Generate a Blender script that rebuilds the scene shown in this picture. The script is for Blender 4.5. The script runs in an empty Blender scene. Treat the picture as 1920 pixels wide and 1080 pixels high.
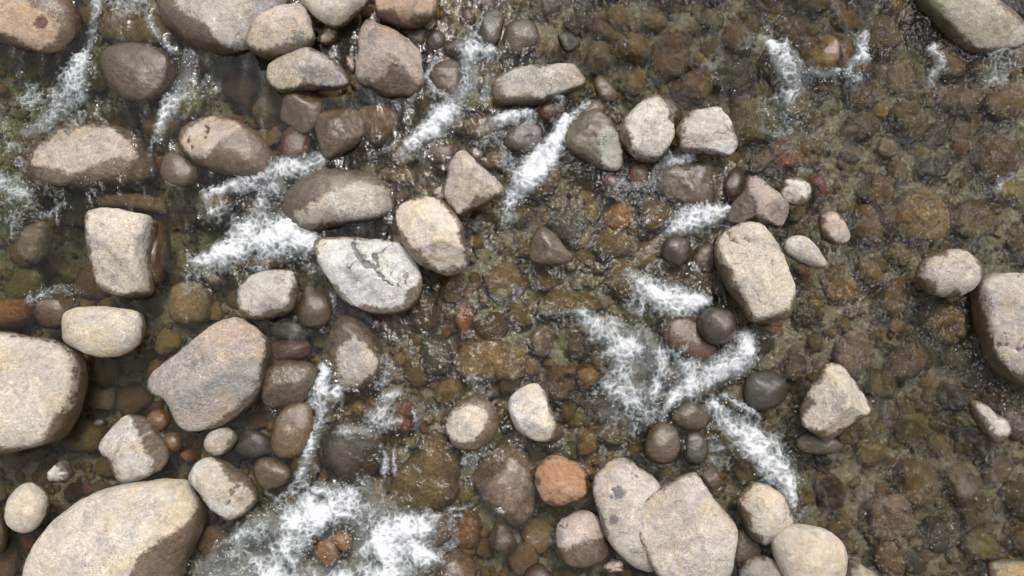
import bpy, bmesh, math, random
import numpy as np
from mathutils import Vector, Matrix

SC = bpy.context.scene
COL = SC.collection
rng = np.random.default_rng(11)
random.seed(5)

# ------------------------------------------------------------------ camera
W_PX, H_PX = 1920.0, 1080.0
HALF_W = 4.8                                   # half of the river strip seen, metres
HFOV = math.radians(64)
DIST = HALF_W / math.tan(HFOV / 2)
TILT = math.radians(7)
cam_d = bpy.data.cameras.new('camera')
cam = bpy.data.objects.new('camera', cam_d)
COL.objects.link(cam)
cam_d.sensor_width = 36
cam_d.lens = 18 / math.tan(HFOV / 2)
cam_d.clip_end = 500
cam.location = (0, -DIST * math.sin(TILT), DIST * math.cos(TILT))
cam.rotation_euler = (TILT, 0, 0)
SC.camera = cam

# ------------------------------------------------------------------ light: bright overcast
SUN_EL, SUN_AZ = math.radians(62), math.radians(18)   # azimuth clockwise from +Y (top of the picture)
world = bpy.data.worlds.new('World')
SC.world = world
world.use_nodes = True
wn, wl = world.node_tree.nodes, world.node_tree.links
bg = wn['Background']
sky = wn.new('ShaderNodeTexSky')
sky.sky_type = 'NISHITA'
sky.sun_disc = False
sky.sun_elevation = SUN_EL
sky.sun_rotation = SUN_AZ
sky.air_density = 1.0
sky.dust_density = 4.0
sky.ozone_density = 1.0
hs = wn.new('ShaderNodeHueSaturation')
hs.inputs['Saturation'].default_value = 0.22     # cloud cover: a grey sky
wl.new(sky.outputs['Color'], hs.inputs['Color'])
wl.new(hs.outputs['Color'], bg.inputs['Color'])
bg.inputs['Strength'].default_value = 0.15
sun_d = bpy.data.lights.new('sun', 'SUN')
sun_d.energy = 1.35
sun_d.angle = math.radians(10)
sun_d.color = (1.0, 0.95, 0.88)
sun = bpy.data.objects.new('sun', sun_d)
COL.objects.link(sun)
sd = Vector((math.sin(SUN_AZ) * math.cos(SUN_EL), math.cos(SUN_AZ) * math.cos(SUN_EL), math.sin(SUN_EL)))
sun.rotation_euler = sd.to_track_quat('Z', 'Y').to_euler()
sun.location = sd * 30
SC.view_settings.view_transform = 'Standard'
SC.view_settings.look = 'None'
SC.view_settings.gamma = 1
SC.view_settings.exposure = 0.56
SC.view_settings.use_curve_mapping = False
SC.render.engine = 'CYCLES'
SC.cycles.use_denoising = True
SC.cycles.denoising_prefilter = 'ACCURATE'
SC.cycles.max_bounces = 10
SC.cycles.transparent_max_bounces = 16
SC.cycles.caustics_reflective = False

# ------------------------------------------------------------------ pixel <-> place
CT, ST = math.cos(TILT), math.sin(TILT)
CAM = np.array(cam.location)
RIGHT, UP, FWD = np.array([1, 0, 0.]), np.array([0, CT, ST]), np.array([0, ST, -CT])
K = math.tan(HFOV / 2)

def at(px, py, z=0.0):
    """the point at height z that the photograph shows at (px, py)"""
    px, py = np.asarray(px, float), np.asarray(py, float)
    u = (px - 960) / 960 * K
    v = (540 - py) / 960 * K
    d = FWD + u[..., None] * RIGHT + v[..., None] * UP
    t = (z - CAM[2]) / d[..., 2]
    return CAM + d * t[..., None]

def to_px(P):
    q = P - CAM
    f = q @ FWD
    return np.stack([960 + 960 * (q @ RIGHT) / f / K, 540 - 960 * (q @ UP) / f / K], -1)

# ------------------------------------------------------------------ numpy noise
def _hash3(i, j, k, seed):
    h = (i.astype(np.int64) * 374761393 + j.astype(np.int64) * 668265263 + k.astype(np.int64) * 2147483647 + seed * 974711) & 0xffffffff
    h = ((h ^ (h >> 13)) * 1274126177) & 0xffffffff
    h = ((h ^ (h >> 16)) * 2246822519) & 0xffffffff
    return ((h ^ (h >> 15)) & 0xffffff) / float(0xffffff)

def noise3(p, seed=0):
    i = np.floor(p).astype(np.int64)
    f = p - i
    f = f * f * f * (f * (f * 6 - 15) + 10)
    o = 0
    for a in (0, 1):
        for b in (0, 1):
            for c in (0, 1):
                w = (f[:, 0] if a else 1 - f[:, 0]) * (f[:, 1] if b else 1 - f[:, 1]) * (f[:, 2] if c else 1 - f[:, 2])
                o = o + w * _hash3(i[:, 0] + a, i[:, 1] + b, i[:, 2] + c, seed)
    return o * 2 - 1

def fbm3(p, octs=4, seed=0, gain=0.5):
    o, a = 0, 1.0
    for k in range(octs):
        o = o + a * noise3(p * 2 ** k + 17.3 * k, seed + k)
        a *= gain
    return o

def noise2(x, y, seed=0):
    i, j = np.floor(x).astype(np.int64), np.floor(y).astype(np.int64)
    fx, fy = x - i, y - j
    fx, fy = fx * fx * (3 - 2 * fx), fy * fy * (3 - 2 * fy)
    z = np.zeros_like(i)
    a, b = _hash3(i, j, z, seed), _hash3(i + 1, j, z, seed)
    c, d = _hash3(i, j + 1, z, seed), _hash3(i + 1, j + 1, z, seed)
    return (a * (1 - fx) + b * fx) * (1 - fy) + (c * (1 - fx) + d * fx) * fy

def fbm2(x, y, octs=4, seed=0, gain=0.5):
    o, a, t = 0, 1.0, 0
    for k in range(octs):
        o = o + a * noise2(x * 2 ** k + 31.7 * k, y * 2 ** k - 11.1 * k, seed + k)
        t += a
        a *= gain
    return o / t

def worley_edge(x, y, seed=0):
    """distance to the border between two cells, about 0 (border) to 1 (middle)"""
    i, j = np.floor(x).astype(np.int64), np.floor(y).astype(np.int64)
    f1, f2 = np.full(x.shape, 9.0), np.full(x.shape, 9.0)
    z = np.zeros_like(i)
    for a in (-1, 0, 1):
        for b in (-1, 0, 1):
            d = np.hypot(i + a + _hash3(i + a, j + b, z, seed) - x, j + b + _hash3(i + a, j + b, z + 1, seed) - y)
            f2 = np.where(d < f1, f1, np.minimum(f2, d)); f1 = np.minimum(f1, d)
    return np.clip((f2 - f1) / 0.75, 0, 1)

def sstep(a, b, x):
    t = np.clip((x - a) / (b - a), 0, 1)
    return t * t * (3 - 2 * t)

# ------------------------------------------------------------------ mesh helpers
def mesh_from(name, V, F, smooth=True):
    me = bpy.data.meshes.new(name)
    V, F = np.asarray(V, np.float32), np.asarray(F, np.int32)
    n = F.shape[1]
    me.vertices.add(len(V))
    me.vertices.foreach_set('co', V.ravel())
    me.loops.add(F.size)
    me.loops.foreach_set('vertex_index', F.ravel())
    me.polygons.add(len(F))
    me.polygons.foreach_set('loop_start', np.arange(0, F.size, n, dtype=np.int32))
    me.polygons.foreach_set('loop_total', np.full(len(F), n, np.int32))
    me.polygons.foreach_set('use_smooth', np.full(len(F), smooth, bool))
    me.update(calc_edges=True)
    me.validate()
    return me

def fattr(me, name, data):
    a = me.attributes.new(name, 'FLOAT', 'POINT')
    a.data.foreach_set('value', np.asarray(data, np.float32))

def link(name, me, mat):
    o = bpy.data.objects.new(name, me)
    COL.objects.link(o)
    if mat and not me.materials:
        me.materials.append(mat)
    return o

_ico = {}
def ico(n):
    if n not in _ico:
        bm = bmesh.new()
        bmesh.ops.create_icosphere(bm, subdivisions=n, radius=1)
        bm.verts.ensure_lookup_table()
        _ico[n] = (np.array([v.co[:] for v in bm.verts]), np.array([[v.index for v in f.verts] for f in bm.faces]))
        bm.free()
    return _ico[n]

def poly(s):
    return np.array([[float(c) for c in p.split(',')] for p in s.split()])

def smooth_closed(P, n=6):
    out = []
    m = len(P)
    for i in range(m):
        a, b, c, d = P[i - 1], P[i], P[(i + 1) % m], P[(i + 2) % m]
        for k in range(n):
            t = k / n
            out.append(0.5 * (2 * b + (c - a) * t + (2 * a - 5 * b + 4 * c - d) * t * t + (3 * b - a - 3 * c + d) * t ** 3))
    return np.array(out)

def signed_inside(P, Q):
    """signed distance of points Q to polygon P, positive inside"""
    A, B = P, np.roll(P, -1, 0)
    best = np.full(len(Q), 1e9)
    ins = np.zeros(len(Q), bool)
    for a, b in zip(A, B):
        e = b - a
        w = Q - a
        t = np.clip((w @ e) / max(e @ e, 1e-9), 0, 1)
        best = np.minimum(best, np.hypot(*(w - t[:, None] * e).T))
        cross = (a[1] > Q[:, 1]) != (b[1] > Q[:, 1])
        xi = a[0] + (Q[:, 1] - a[1]) / (e[1] if abs(e[1]) > 1e-9 else 1e-9) * e[0]
        ins ^= cross & (Q[:, 0] < xi)
    return np.where(ins, best, -best)

# ------------------------------------------------------------------ materials
def new_mat(name):
    m = bpy.data.materials.new(name)
    m.use_nodes = True
    nt = m.node_tree
    for n in list(nt.nodes):
        nt.nodes.remove(n)
    return m, nt, nt.nodes, nt.links

class NB:
    """small node builder"""
    def __init__(s, nt):
        s.nt, s.N, s.L = nt, nt.nodes, nt.links
    def put(s, sock, v):
        if hasattr(v, 'default_value') or hasattr(v, 'is_output'):
            s.L.new(v, sock)
        elif isinstance(v, (tuple, list)) and len(v) == 3 and sock.type == 'RGBA':
            sock.default_value = (*v, 1)
        else:
            sock.default_value = v
    def math(s, op, a, b=0.0, c=None, clamp=False):
        n = s.N.new('ShaderNodeMath'); n.operation = op; n.use_clamp = clamp
        s.put(n.inputs[0], a); s.put(n.inputs[1], b)
        if c is not None: s.put(n.inputs[2], c)
        return n.outputs[0]
    def vmath(s, op, a, b=(0, 0, 0)):
        n = s.N.new('ShaderNodeVectorMath'); n.operation = op
        s.put(n.inputs[0], a); s.put(n.inputs[1], b)
        return n.outputs[0]
    def mix(s, f, a, b, blend='MIX'):
        n = s.N.new('ShaderNodeMix'); n.data_type = 'RGBA'; n.blend_type = blend
        s.put(n.inputs[0], f); s.put(n.inputs[6], a); s.put(n.inputs[7], b)
        return n.outputs[2]
    def noise(s, vec, scale, detail=4, rough=0.55, dist=0.0):
        n = s.N.new('ShaderNodeTexNoise')
        n.inputs['Scale'].default_value = scale; n.inputs['Detail'].default_value = detail
        n.inputs['Roughness'].default_value = rough; n.inputs['Distortion'].default_value = dist
        s.put(n.inputs['Vector'], vec)
        return n.outputs['Fac'], n.outputs['Color']
    def voro(s, vec, scale, feature='F1'):
        n = s.N.new('ShaderNodeTexVoronoi'); n.feature = feature
        n.inputs['Scale'].default_value = scale
        s.put(n.inputs['Vector'], vec)
        return n
    def ss(s, x, a, b):
        n = s.N.new('ShaderNodeMapRange'); n.interpolation_type = 'SMOOTHSTEP'
        s.put(n.inputs[0], x); n.inputs[1].default_value = a; n.inputs[2].default_value = b
        return n.outputs[0]
    def lin(s, x, a, b, c, d):
        n = s.N.new('ShaderNodeMapRange')
        s.put(n.inputs[0], x)
        for k, v in zip((1, 2, 3, 4), (a, b, c, d)): n.inputs[k].default_value = v
        return n.outputs[0]
    def attr(s, name, kind='GEOMETRY'):
        n = s.N.new('ShaderNodeAttribute'); n.attribute_name = name; n.attribute_type = kind
        return n

def stone_material():
    m, nt, N, L = new_mat('river_stone_surface')
    b = NB(nt)
    tc = N.new('ShaderNodeTexCoord').outputs['Object']
    oi = N.new('ShaderNodeObjectInfo')
    off = N.new('ShaderNodeCombineXYZ')
    L.new(b.math('MULTIPLY', oi.outputs['Random'], 91.0), off.inputs[0])
    L.new(b.math('MULTIPLY', oi.outputs['Random'], 37.0), off.inputs[1])
    L.new(b.math('MULTIPLY', oi.outputs['Random'], 53.0), off.inputs[2])
    co = b.vmath('ADD', tc, off.outputs[0])
    ca, cb, cc = (b.attr(k, 'OBJECT').outputs['Color'] for k in ('tone_a', 'tone_b', 'tone_c'))
    speck = b.attr('speckle', 'OBJECT').outputs['Fac']
    crackA = b.attr('cracking', 'OBJECT').outputs['Fac']
    dry = b.attr('dry').outputs['Fac']
    stain = b.attr('stain').outputs['Fac']
    n1, n1c = b.noise(co, 2.2, 5, 0.6, 0.6)
    n5_, _ = b.noise(b.vmath('ADD', co, (1, 13, 4)), 13.0, 5, 0.7, 1.0)
    n2, _ = b.noise(co, 7.0, 6, 0.65, 0.4)
    n3, _ = b.noise(co, 38.0, 8, 0.75)
    n4, _ = b.noise(b.vmath('ADD', co, (7, 3, 1)), 22.0, 6, 0.7)
    n5, _ = b.noise(b.vmath('ADD', co, (1, 13, 4)), 13.0, 5, 0.7, 1.0)
    n6, _ = b.noise(b.vmath('ADD', co, (21, 5, 9)), 3.6, 6, 0.68, 0.8)
    n7, _ = b.noise(b.vmath('ADD', co, (3, 25, 19)), 4.6, 6, 0.7, 0.8)
    c = b.mix(b.ss(n1, 0.42, 0.58), ca, cb)
    c = b.mix(b.math('MULTIPLY', b.ss(n2, 0.48, 0.68), 0.7), c, cc)
    c = b.mix(b.math('MULTIPLY', b.ss(n6, 0.54, 0.70), 0.42), c, b.vmath('MULTIPLY', c, (1.16, 1.02, 0.76)))
    c = b.mix(b.math('MULTIPLY', b.ss(n7, 0.53, 0.66), 0.7), c, b.vmath('MULTIPLY', c, (0.70, 0.72, 0.76)))
    c = b.vmath('MULTIPLY', c, b.vmath('ADD', b.lin(n5_, 0.3, 0.7, 0.80, 1.2), (0, 0, 0)))
    n8, _ = b.noise(b.vmath('ADD', co, (41, 2, 33)), 1.5, 7, 0.66, 0.9)
    n9, _ = b.noise(b.vmath('ADD', co, (8, 52, 13)), 2.3, 7, 0.7, 1.1)
    c = b.mix(b.math('MULTIPLY', b.ss(n8, 0.49, 0.62), 0.55), c, b.vmath('MULTIPLY', c, (1.02, 0.90, 0.66)))
    c = b.mix(b.math('MULTIPLY', b.ss(n9, 0.53, 0.64), 0.60), c, b.vmath('MULTIPLY', c, (0.66, 0.68, 0.70)))
    # mineral grain
    vo = b.voro(co, 100.0)
    g = N.new('ShaderNodeSeparateColor'); L.new(vo.outputs['Color'], g.inputs[0])
    grain = b.math('ADD', b.math('MULTIPLY', g.outputs[0], 0.5), b.math('MULTIPLY', n3, 0.9))   # ~0.2..1.2
    grain = b.lin(grain, 0.3, 1.1, -0.34, 0.34)
    grain = b.math('ADD', 1.0, b.math('MULTIPLY', grain, b.math('MULTIPLY', speck, b.lin(n6, 0.38, 0.62, 0.25, 1.15))))
    c = b.vmath('MULTIPLY', c, b.vmath('ADD', grain, (0, 0, 0)))
    # dark lichen and mica flecks
    fl = b.math('MULTIPLY', b.ss(n4, 0.585, 0.70), b.math('MULTIPLY', speck, b.lin(n9, 0.4, 0.62, 0.1, 1.0)), clamp=True)
    c = b.mix(fl, c, b.vmath('MULTIPLY', c, (0.42, 0.42, 0.44)))
    pale = b.math('MULTIPLY', b.ss(n5, 0.58, 0.72), b.math('MULTIPLY', speck, 0.35), clamp=True)
    c = b.mix(pale, c, b.vmath('MULTIPLY', c, (1.4, 1.4, 1.4)))
    # cracks
    warp = b.vmath('ADD', co, b.vmath('SCALE', n1c, (0, 0, 0)))
    wn_, wc_ = b.noise(co, 5.0, 4, 0.6)
    wv = N.new('ShaderNodeVectorMath'); wv.operation = 'SCALE'; L.new(wc_, wv.inputs[0]); wv.inputs['Scale'].default_value = 0.35
    cr = b.voro(b.vmath('ADD', co, wv.outputs[0]), 2.6, 'DISTANCE_TO_EDGE').outputs['Distance']
    crk = b.math('SUBTRACT', 1.0, b.ss(cr, 0.004, 0.026))
    crk = b.math('MULTIPLY', b.math('MULTIPLY', crk, b.ss(n2, 0.44, 0.6)), crackA, clamp=True)
    c = b.mix(crk, c, b.vmath('MULTIPLY', c, (0.35, 0.33, 0.31)))
    # stains with a shape of their own
    st = b.math('MULTIPLY', b.ss(b.math('ADD', stain, b.math('MULTIPLY', b.math('SUBTRACT', n4, 0.5), 1.7)), 0.36, 0.62), 0.85)
    c = b.mix(st, c, b.attr('tone_s', 'OBJECT').outputs['Color'])
    # wet and algae-brown below the dry line
    edge = b.math('ADD', dry, b.math('MULTIPLY', b.math('SUBTRACT', n4, 0.5), 0.13))
    edge = b.math('ADD', edge, b.math('MULTIPLY', b.math('SUBTRACT', n2, 0.5), 0.09))
    wet = b.math('SUBTRACT', 1.0, b.ss(edge, -0.026, 0.020))
    wv_ = b.lin(b.math('ADD', b.math('MULTIPLY', n4, 0.6), b.math('MULTIPLY', n3, 0.6)), 0.42, 0.80, 0.45, 1.75)
    wc = b.vmath('MULTIPLY', b.vmath('MULTIPLY', c, (0.255, 0.20, 0.145)), b.vmath('ADD', wv_, (0, 0, 0)))
    alg = b.mix(b.ss(n5, 0.35, 0.65), (0.045, 0.030, 0.017), (0.058, 0.047, 0.022))
    wc = b.mix(0.30, wc, b.vmath('MULTIPLY', alg, b.vmath('ADD', b.lin(n3, 0.25, 0.75, 0.5, 1.6), (0, 0, 0))))
    c = b.mix(wet, c, wc)
    p = N.new('ShaderNodeBsdfPrincipled')
    L.new(c, p.inputs['Base Color'])
    h = b.math('ADD', b.math('MULTIPLY', n3, 0.35), b.math('MULTIPLY', n2, 0.9))
    h = b.math('ADD', h, b.math('MULTIPLY', n4, 0.35))
    h = b.math('SUBTRACT', h, b.math('MULTIPLY', crk, 0.5))
    bp = N.new('ShaderNodeBump'); bp.inputs['Distance'].default_value = 0.05
    L.new(b.lin(wet, 0, 1, 0.75, 0.6), bp.inputs['Strength'])
    L.new(h, bp.inputs['Height']); L.new(bp.outputs[0], p.inputs['Normal'])
    # a film of water on wet stone
    gp = N.new('ShaderNodeNewGeometry')
    sp = N.new('ShaderNodeSeparateXYZ'); L.new(gp.outputs['Position'], sp.inputs[0])
    air = b.ss(sp.outputs[2], -0.01, 0.012)           # stone under water has no film: water already wraps it
    film = b.math('MULTIPLY', wet, air)
    L.new(film, p.inputs['Coat Weight'])
    L.new(b.lin(film, 0, 1, 0.85, 0.42), p.inputs['Roughness'])
    L.new(b.lin(film, 0, 1, 0.2, 0.3), p.inputs['Specular IOR Level'])
    p.inputs['Coat Roughness'].default_value = 0.08
    bc = N.new('ShaderNodeBump'); bc.inputs['Distance'].default_value = 0.010; bc.inputs['Strength'].default_value = 0.8
    L.new(b.math('ADD', b.math('MULTIPLY', n3, 0.45), b.math('ADD', n2, b.math('MULTIPLY', n5, 0.8))), bc.inputs['Height']); L.new(bc.outputs[0], p.inputs['Coat Normal'])
    o = N.new('ShaderNodeOutputMaterial'); L.new(p.outputs[0], o.inputs[0])
    return m

def bed_material():
    m, nt, N, L = new_mat('riverbed_gravel')
    b = NB(nt)
    co = N.new('ShaderNodeTexCoord').outputs['Object']
    n1, _ = b.noise(co, 1.1, 5, 0.6)
    n2, _ = b.noise(co, 24, 6, 0.7)
    v = b.voro(co, 11.0); v2 = b.voro(co, 27.0)
    g = N.new('ShaderNodeSeparateColor'); L.new(v.outputs['Color'], g.inputs[0])
    g2 = N.new('ShaderNodeSeparateColor'); L.new(v2.outputs['Color'], g2.inputs[0])
    c = b.mix(b.ss(n1, 0.38, 0.62), (0.25, 0.20, 0.135), (0.23, 0.205, 0.14))
    c = b.mix(b.math('MULTIPLY', g.outputs[0], 0.7), c, (0.33, 0.27, 0.18))
    c = b.mix(b.math('MULTIPLY', g2.outputs[1], 0.6), c, (0.13, 0.11, 0.075))
    c = b.mix(b.math('MULTIPLY', b.attr('algae').outputs['Fac'], b.lin(n1, 0.3, 0.7, 0.4, 1.0)), c, (0.115, 0.14, 0.05))
    c = b.vmath('MULTIPLY', c, b.vmath('ADD', b.lin(n2, 0.25, 0.75, 0.6, 1.4), (0, 0, 0)))
    p = N.new('ShaderNodeBsdfPrincipled')
    L.new(c, p.inputs['Base Color']); p.inputs['Roughness'].default_value = 0.8
    h = b.math('ADD', b.math('MULTIPLY', v.outputs['Distance'], -1.0), b.math('MULTIPLY', v2.outputs['Distance'], -0.5))
    bp = N.new('ShaderNodeBump'); bp.inputs['Distance'].default_value = 0.05; bp.inputs['Strength'].default_value = 0.8
    L.new(h, bp.inputs['Height']); L.new(bp.outputs[0], p.inputs['Normal'])
    o = N.new('ShaderNodeOutputMaterial'); L.new(p.outputs[0], o.inputs[0])
    return m

def water_material():
    m, nt, N, L = new_mat('river_water')
    b = NB(nt)
    co = N.new('ShaderNodeTexCoord').outputs['Object']
    rough = b.attr('chop').outputs['Fac']
    mp = N.new('ShaderNodeMapping'); mp.inputs['Rotation'].default_value = (0, 0, math.radians(12)); mp.inputs['Scale'].default_value = (1, 0.72, 1)
    L.new(co, mp.inputs[0])
    n1, _ = b.noise(mp.outputs[0], 8, 2, 0.45, 0.25)
    n2, _ = b.noise(mp.outputs[0], 22, 2, 0.45, 0.2)
    h = b.math('ADD', b.math('MULTIPLY', n1, 1.0), b.math('MULTIPLY', n2, 0.45))
    n3, _ = b.noise(mp.outputs[0], 55, 2, 0.5, 0.1)
    h2 = b.math('ADD', h, b.math('MULTIPLY', n3, 0.16))
    bp = N.new('ShaderNodeBump'); bp.inputs['Distance'].default_value = 0.11
    L.new(rough, bp.inputs['Strength']); L.new(h2, bp.inputs['Height'])
    fr = N.new('ShaderNodeFresnel'); fr.inputs['IOR'].default_value = 1.333
    gl = N.new('ShaderNodeBsdfGlossy'); gl.inputs['Roughness'].default_value = 0.05
    L.new(b.lin(rough, 0.15, 1.0, 0.06, 0.27), gl.inputs['Roughness'])     # small ripples finer than the mesh
    gl.inputs['Color'].default_value = (1, 1, 1, 1)
    L.new(bp.outputs[0], gl.inputs['Normal'])
    tr = N.new('ShaderNodeBsdfTransparent'); tr.inputs['Color'].default_value = (0.97, 0.98, 0.96, 1)
    rf = N.new('ShaderNodeBsdfRefraction'); rf.inputs['IOR'].default_value = 1.333; rf.inputs['Roughness'].default_value = 0.0
    bq = N.new('ShaderNodeBump'); bq.inputs['Distance'].default_value = 0.07; L.new(rough, bq.inputs['Strength']); L.new(h, bq.inputs['Height']); L.new(bq.outputs[0], rf.inputs['Normal']); L.new(bq.outputs[0], fr.inputs['Normal'])
    thru = N.new('ShaderNodeMixShader'); L.new(b.lin(rough, 0.1, 1.0, 0.12, 0.36), thru.inputs[0])
    L.new(tr.outputs[0], thru.inputs[1]); L.new(rf.outputs[0], thru.inputs[2])
    mx = N.new('ShaderNodeMixShader')
    L.new(fr.outputs[0], mx.inputs[0]); L.new(thru.outputs[0], mx.inputs[1]); L.new(gl.outputs[0], mx.inputs[2])
    ab = N.new('ShaderNodeVolumeAbsorption'); ab.inputs['Color'].default_value = (0.50, 0.53, 0.30, 1); ab.inputs['Density'].default_value = 1.0
    o = N.new('ShaderNodeOutputMaterial')
    L.new(mx.outputs[0], o.inputs['Surface']); L.new(ab.outputs[0], o.inputs['Volume'])
    return m

def foam_material():
    m, nt, N, L = new_mat('white_water_foam')
    b = NB(nt)
    co = N.new('ShaderNodeTexCoord').outputs['Object']
    a = b.attr('foam').outputs['Fac']
    n, _ = b.noise(co, 60, 5, 0.7)
    n2, _ = b.noise(co, 18, 5, 0.7)
    al = b.math('ADD', a, b.math('MULTIPLY', b.math('MULTIPLY', b.math('SUBTRACT', n, 0.5), 0.35), b.ss(a, 0.0, 0.3)))
    al = b.math('MULTIPLY', b.lin(al, 0.0, 0.95, 0.0, 1.0), 0.94, clamp=True)
    p = N.new('ShaderNodeBsdfPrincipled')
    L.new(b.mix(b.ss(a, 0.2, 0.8), (0.42, 0.47, 0.48), (0.62, 0.63, 0.65)), p.inputs['Base Color'])
    p.inputs['Roughness'].default_value = 0.45
    bp = N.new('ShaderNodeBump'); bp.inputs['Distance'].default_value = 0.03; bp.inputs['Strength'].default_value = 0.4
    L.new(b.math('ADD', n, n2), bp.inputs['Height']); L.new(bp.outputs[0], p.inputs['Normal'])
    tr = N.new('ShaderNodeBsdfTransparent')
    mx = N.new('ShaderNodeMixShader')
    L.new(al, mx.inputs[0]); L.new(tr.outputs[0], mx.inputs[1]); L.new(p.outputs[0], mx.inputs[2])
    o = N.new('ShaderNodeOutputMaterial'); L.new(mx.outputs[0], o.inputs[0])
    return m

M_STONE, M_BED, M_WATER, M_FOAM = stone_material(), bed_material(), water_material(), foam_material()

# ------------------------------------------------------------------ riverbed
def bump_sum(px, py, spots):
    o = np.zeros_like(px)
    for x, y, r, a in spots:
        o = np.maximum(o, a * np.exp(-((px - x) ** 2 + (py - y) ** 2) / (r * r)))
    return o

POOLS = [(90, 230, 140, .50), (70, 440, 140, .45), (440, 150, 100, .22), (650, 450, 110, .28), (560, 300, 80, .2), (350, 430, 100, .35), (200, 780, 120, .25),
         (820, 240, 70, .10), (150, 880, 150, .10), (1600, 620, 220, .05), (720, 200, 90, .35), (600, 190, 50, .3), (1500, 560, 60, .1)]

def bed_z(x, y):
    P = to_px(np.stack([x, y, np.zeros_like(x)], -1))
    z = -0.36 - 0.10 * (fbm2(x * 1.3 + 40, y * 1.3 + 40, 3, 3) - 0.5) - 0.07 * (fbm2(x * 5 + 40, y * 5 + 40, 3, 8) - 0.5)
    return z - bump_sum(P[..., 0], P[..., 1], POOLS)

def axis(a, b, step, far):
    inner = np.arange(a, b + step / 2, step)
    out, s, v = [], step, b
    while v < far:
        s *= 1.5; v += s; out.append(v)
    lo, s, v = [], step, a
    while v > -far:
        s *= 1.5; v -= s; lo.append(v)
    return np.array(lo[::-1] + list(inner) + out)

def grid_faces(nx, ny):
    i = np.arange(nx * ny).reshape(ny, nx)
    return np.stack([i[:-1, :-1].ravel(), i[:-1, 1:].ravel(), i[1:, 1:].ravel(), i[1:, :-1].ravel()], 1)

ax, ay = axis(-7, 7, 0.045, 90), axis(-4.8, 4.8, 0.045, 90)
X, Y = np.meshgrid(ax, ay)
BZ = bed_z(X, Y)
me = mesh_from('riverbed', np.stack([X, Y, BZ], -1).reshape(-1, 3), grid_faces(len(ax), len(ay)))
PB = to_px(np.stack([X.ravel(), Y.ravel(), BZ.ravel()], -1))
fattr(me, 'algae', bump_sum(PB[:, 0], PB[:, 1], [(90, 420, 230, 1), (420, 420, 120, .8), (80, 180, 160, .8), (430, 150, 120, .7), (800, 250, 90, .4), (1050, 560, 140, .6), (1250, 120, 220, .5), (1750, 300, 200, .35)]))
o = link('riverbed', me, M_BED)
o['kind'] = 'structure'

# ------------------------------------------------------------------ water flow, waves and foam on one fine grid
GS = 0.008
gx, gy = np.arange(-5.7, 5.7, GS), np.arange(-3.6, 3.6, GS)
GX, GY = np.meshgrid(gx, gy)
PXY = to_px(np.stack([GX, GY, np.zeros_like(GX)], -1).reshape(-1, 3))
PXg, PYg = PXY[:, 0].reshape(GX.shape), PXY[:, 1].reshape(GX.shape)

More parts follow.
